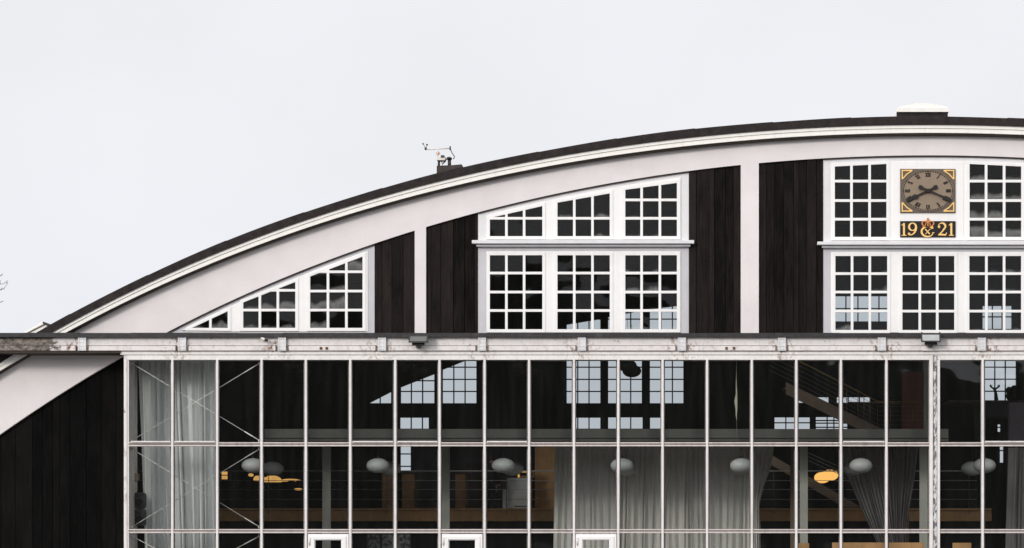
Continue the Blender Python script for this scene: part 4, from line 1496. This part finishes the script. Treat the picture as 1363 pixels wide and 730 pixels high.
# ------------------------------------------------------------------ weather station on the roof
YW = 1.5
ws = thing('weather_station', P(592, 222, YW), 'small weather station with a crossarm, cream box and vane on a roof plinth', 'weather station')
q = lambda x, y: P(x, y, YW)
MB().prism([(581.2, 242), (581.2, 220.8), (604, 219.8), (614.6, 218.8), (615, 221.8), (617, 236)], [], YW - .3, YW + .5).build('plinth', M['mosscurb'], ws, .01)
MB().pbox(581.2, 592.4, 208.2, 213.6, YW - .15, YW + .15).build('instrument_box', M['plastic'], ws, .012)
MB().pbox(586.8, 591.2, 206.8, 209.8, YW - .17, YW + .05).build('dark_sensor', M['darkplastic'], ws)
MB().tube([q(584.2, 221.5), q(584.2, 213.4)], .035, 8).build('leg', M['darkplastic'], ws)
MB().tube([q(588.6, 221.5), q(588.6, 219), q(587.6, 213.4)], .014, 6).build('leg', M['plate'], ws)
MB().tube([q(589, 218.4), q(591.4, 216.4), q(594.2, 212.2)], .018, 6).build('cable', M['darkplastic'], ws)
MB().tube([q(582.6, 208), q(582.4, 198.2)], .022, 8).build('mast', M['plastic'], ws)
MB().tube([q(566.2, 199.4), q(582, 198.4), q(599.6, 197.6)], .018, 8).build('crossarm', M['plastic'], ws)
mb = MB().tube([q(566.8, 199.4), q(566.4, 196.6)], .03, 8)
mb.tube([q(566.4, 197.4), q(563.2, 191.9)], .008, 5)
mb.tube([q(566.4, 197.4), q(568.4, 193)], .008, 5)
mb.tube([q(566.4, 197.4), q(568.6, 197)], .008, 5)
mb.ellipsoid(q(563.2, 191.7), .028, .028, .022, 10, 6)
mb.ellipsoid(q(568.4, 192.9), .030, .030, .026, 10, 6)
mb.ellipsoid(q(566.6, 198.6), .04, .04, .03, 10, 6)
mb.build('anemometer', M['darkplastic'], ws)
mb = MB().tube([q(599.2, 200.2), q(599.2, 195)], .022, 8)
mb.tube([q(599.4, 197.8), q(601, 202.6), q(603.6, 206.8), q(605.2, 208.6)], .012, 6)
mb.add([q(603.2, 211.2) + Vector((0, -.01, 0)), q(605.0, 208.4) + Vector((0, -.01, 0)), q(605.4, 209.6) + Vector((0, -.01, 0)), q(603.6, 212.6) + Vector((0, -.01, 0)),
        q(603.2, 211.2) + Vector((0, .02, 0)), q(605.0, 208.4) + Vector((0, .02, 0)), q(605.4, 209.6) + Vector((0, .02, 0)), q(603.6, 212.6) + Vector((0, .02, 0))],
       [(0, 1, 2, 3), (7, 6, 5, 4), (0, 4, 5, 1), (1, 5, 6, 2), (2, 6, 7, 3), (3, 7, 4, 0)])
mb.build('wind_vane', M['darkplastic'], ws)
mb = MB().tube([q(598.2, 221.5), q(598.2, 213)], .05, 10)
mb.ellipsoid(q(598, 211.4), L(3.9), .16, L(2.3), 18, 10)
mb.build('dome_sensor', M['darkplastic'], ws)
for a_, b_ in (((582.6, 207), (580.8, 203.4)), ((583.4, 206.6), (584.6, 202.8)), ((582.6, 206), (585.8, 204.6))):
    MB().tube([q(*a_), q(*b_)], .014, 6).build('spike', M['copper'], ws)

# ------------------------------------------------------------------ bare tree beyond the left end
tr = thing('bare_tree', P(-70, GROUND, 16), 'bare leafless tree whose outermost twigs reach in at the left picture edge', 'tree')
YT = 16
tw = random.Random(8)
tm, bmsh = MB(), MB()
base = P(-70, GROUND, YT)
fork = P(-66, 520, YT)
tm.tube([Vector((base.x, YT, 0)), Vector((base.x + .1, YT, 3)), fork], .26, 10, .14)


def grow(p, d, ln, r, depth):
    pts = [p]
    dd = d.copy()
    for i in range(3):
        dd = (dd + Vector((tw.uniform(-.25, .25), tw.uniform(-.25, .25), tw.uniform(-.1, .2)))).normalized()
        pts.append(pts[-1] + dd * ln / 3)
    bmsh.tube(pts, r, 5, r * .55)
    if depth:
        for j in range(3):
            nd = (dd + Vector((tw.uniform(-.8, .8), tw.uniform(-.8, .8), tw.uniform(-.35, .6)))).normalized()
            grow(pts[1 + j] if j < 2 else pts[-1], nd, ln * .66, r * .55, depth - 1)


for d in ((-.5, .2, .8), (.0, -.3, 1), (.12, .5, .9), (-.3, -.4, .9)):
    grow(fork, Vector(d).normalized(), 1.7, .10, 3)
reach = [fork, P(-40, 440, YT), P(-18, 400, YT), P(-6, 384, YT)]
bmsh.tube(reach, .06, 6, .016)
for pl in ([(-6, 384), (0, 378.5), (5, 378), (8, 375.4), (10.4, 373.4)], [(-6, 384), (0, 386.6), (4, 385), (7, 382), (9.4, 378.6), (10.2, 375)],
           [(-10, 388), (-3, 372), (0, 367.5), (3.6, 364.2)], [(0, 378.5), (.6, 373)], [(0, 386.6), (2.4, 384.2), (3.4, 383)], [(1.4, 386.2), (5.4, 384.4), (6.4, 385)],
           [(8, 375.4), (8.8, 377.2), (11, 377)], [(0, 367.5), (2.2, 366.6), (4.2, 366)]):
    bmsh.tube([P(x, y, YT + .03 * i) for i, (x, y) in enumerate(pl)], .011, 5, .005)
tm.build('trunk', M['bark'], tr)
bmsh.build('branches', M['bark'], tr)

# ------------------------------------------------------------------ ground
g = MB().add([(-900, -700, 0), (900, -700, 0), (900, 900, 0), (-900, 900, 0)], [(0, 1, 2, 3)]).build('ground', M['asphalt'])
tag(g, kind='structure')

# unseen low wooded ridge, added behind the camera for the glass to mirror
added_hill = MB()
vs, fs = [], []
rh = random.Random(4)
nx, ny = 120, 14
bumps = [(rh.uniform(-420, 420), rh.uniform(10, 60), rh.uniform(-4, 5)) for _ in range(46)]
for j in range(ny + 1):
    v = j / ny
    for i in range(nx + 1):
        X = -420 + 840 * i / nx
        h = 25 + sum(a * math.exp(-((X - c) / w_) ** 2) for c, w_, a in bumps)
        z = max(0, h * math.sin(math.pi * min(1, v * 1.0)) ** .7 + rh.uniform(-.5, .5) * math.sin(math.pi * v))
        vs.append((X + rh.uniform(-.8, .8), -170 - 90 * v, z - .05))
for j in range(ny):
    for i in range(nx):
        o = j * (nx + 1) + i
        fs.append((o, o + 1, o + nx + 2, o + nx + 1))
ho = added_hill.add(vs, fs).build('added_ridge', M['wood'], fix=False)
tag(ho, kind='structure')

# ------------------------------------------------------------------ sky, sun, camera
w = bpy.data.worlds.new('World')
sc.world = w
w.use_nodes = True
nt = w.node_tree
for n in list(nt.nodes):
    nt.nodes.remove(n)
out = nt.nodes.new('ShaderNodeOutputWorld')
SUN_EL, SUN_AZ = R(20), R(212)      # azimuth from +Y clockwise: behind and left of the camera
sky = N(nt, 'ShaderNodeTexSky', sky_type='NISHITA')
sky.sun_disc = False
sky.sun_elevation = SUN_EL
sky.sun_rotation = SUN_AZ
sky.air_density = 1.0
sky.dust_density = 4.0
hs = N(nt, 'ShaderNodeHueSaturation', {'Saturation': .25, 'Value': 1.0, 'Color': sky.outputs[0]})
tc = nt.nodes.new('ShaderNodeTexCoord')
sep = N(nt, 'ShaderNodeSeparateXYZ', {0: tc.outputs['Generated']})
el = math_(nt, 'MAXIMUM', sep.outputs[2], 0.0)
# overcast: the cloud deck is brighter overhead than at the horizon
cl = N(nt, 'ShaderNodeTexNoise', {'Vector': tc.outputs['Generated'], 'Scale': 7.0, 'Detail': 6.0})
sd = Vector((math.sin(SUN_AZ) * math.cos(SUN_EL), math.cos(SUN_AZ) * math.cos(SUN_EL), math.sin(SUN_EL)))
dot = N(nt, 'ShaderNodeVectorMath', {0: tc.outputs['Generated'], 1: sd}, operation='DOT_PRODUCT').outputs['Value']
near_sun = math_(nt, 'POWER', math_(nt, 'MAXIMUM', dot, 0.0), 2.0)
br = math_(nt, 'ADD', remap(nt, el, 0.25, 1.0, 9.15, 11.0), remap(nt, cl.outputs['Fac'], .3, .7, -.30, .30))
br = math_(nt, 'ADD', br, math_(nt, 'MULTIPLY', near_sun, 8.0))
tint = mixc(nt, remap(nt, el, .03, .16), (.955, .985, 1.045), (.985, .995, 1.04))
cv = N(nt, 'ShaderNodeVectorMath', {0: tint, 1: (1, 1, 1)}, operation='MULTIPLY')
cb = N(nt, 'ShaderNodeCombineXYZ', {0: br, 1: br, 2: br})
nt.links.new(cb.outputs[0], cv.inputs[1])
mix = mixc(nt, .92, hs.outputs[0], cv.outputs[0])
bg = N(nt, 'ShaderNodeBackground', {'Color': mix, 'Strength': .1})
nt.links.new(bg.outputs[0], out.inputs[0])

sl = bpy.data.lights.new('sun', 'SUN')
sl.energy = 1.5
sl.angle = R(12)
sl.color = (1.0, .95, .89)
so = bpy.data.objects.new('sun', sl)
COL.objects.link(so)
dirv = Vector((math.sin(SUN_AZ) * math.cos(SUN_EL), math.cos(SUN_AZ) * math.cos(SUN_EL), math.sin(SUN_EL)))
so.rotation_euler = dirv.to_track_quat('Z', 'Y').to_euler()
so.location = (0, -40, 60)

cam = bpy.data.cameras.new('camera')
cam.sensor_width = 36
cam.lens = 36 * D / (1363 / S)
cam.shift_x = (681.5 - VX) / 1363
cam.shift_y = (VY - 365) / 1363
cam.clip_start = .5
cam.clip_end = 3000
co = bpy.data.objects.new('camera', cam)
COL.objects.link(co)
co.location = (0, -D, EYE)
co.rotation_euler = (R(90), 0, 0)
sc.camera = co

sc.view_settings.view_transform = 'Standard'
sc.view_settings.look = 'None'
sc.view_settings.gamma = 1
sc.view_settings.exposure = 0
sc.cycles.use_denoising = True
sc.cycles.max_bounces = 8
sc.cycles.diffuse_bounces = 4
sc.cycles.transparent_max_bounces = 16
sc.cycles.caustics_reflective = False
sc.cycles.caustics_refractive = False
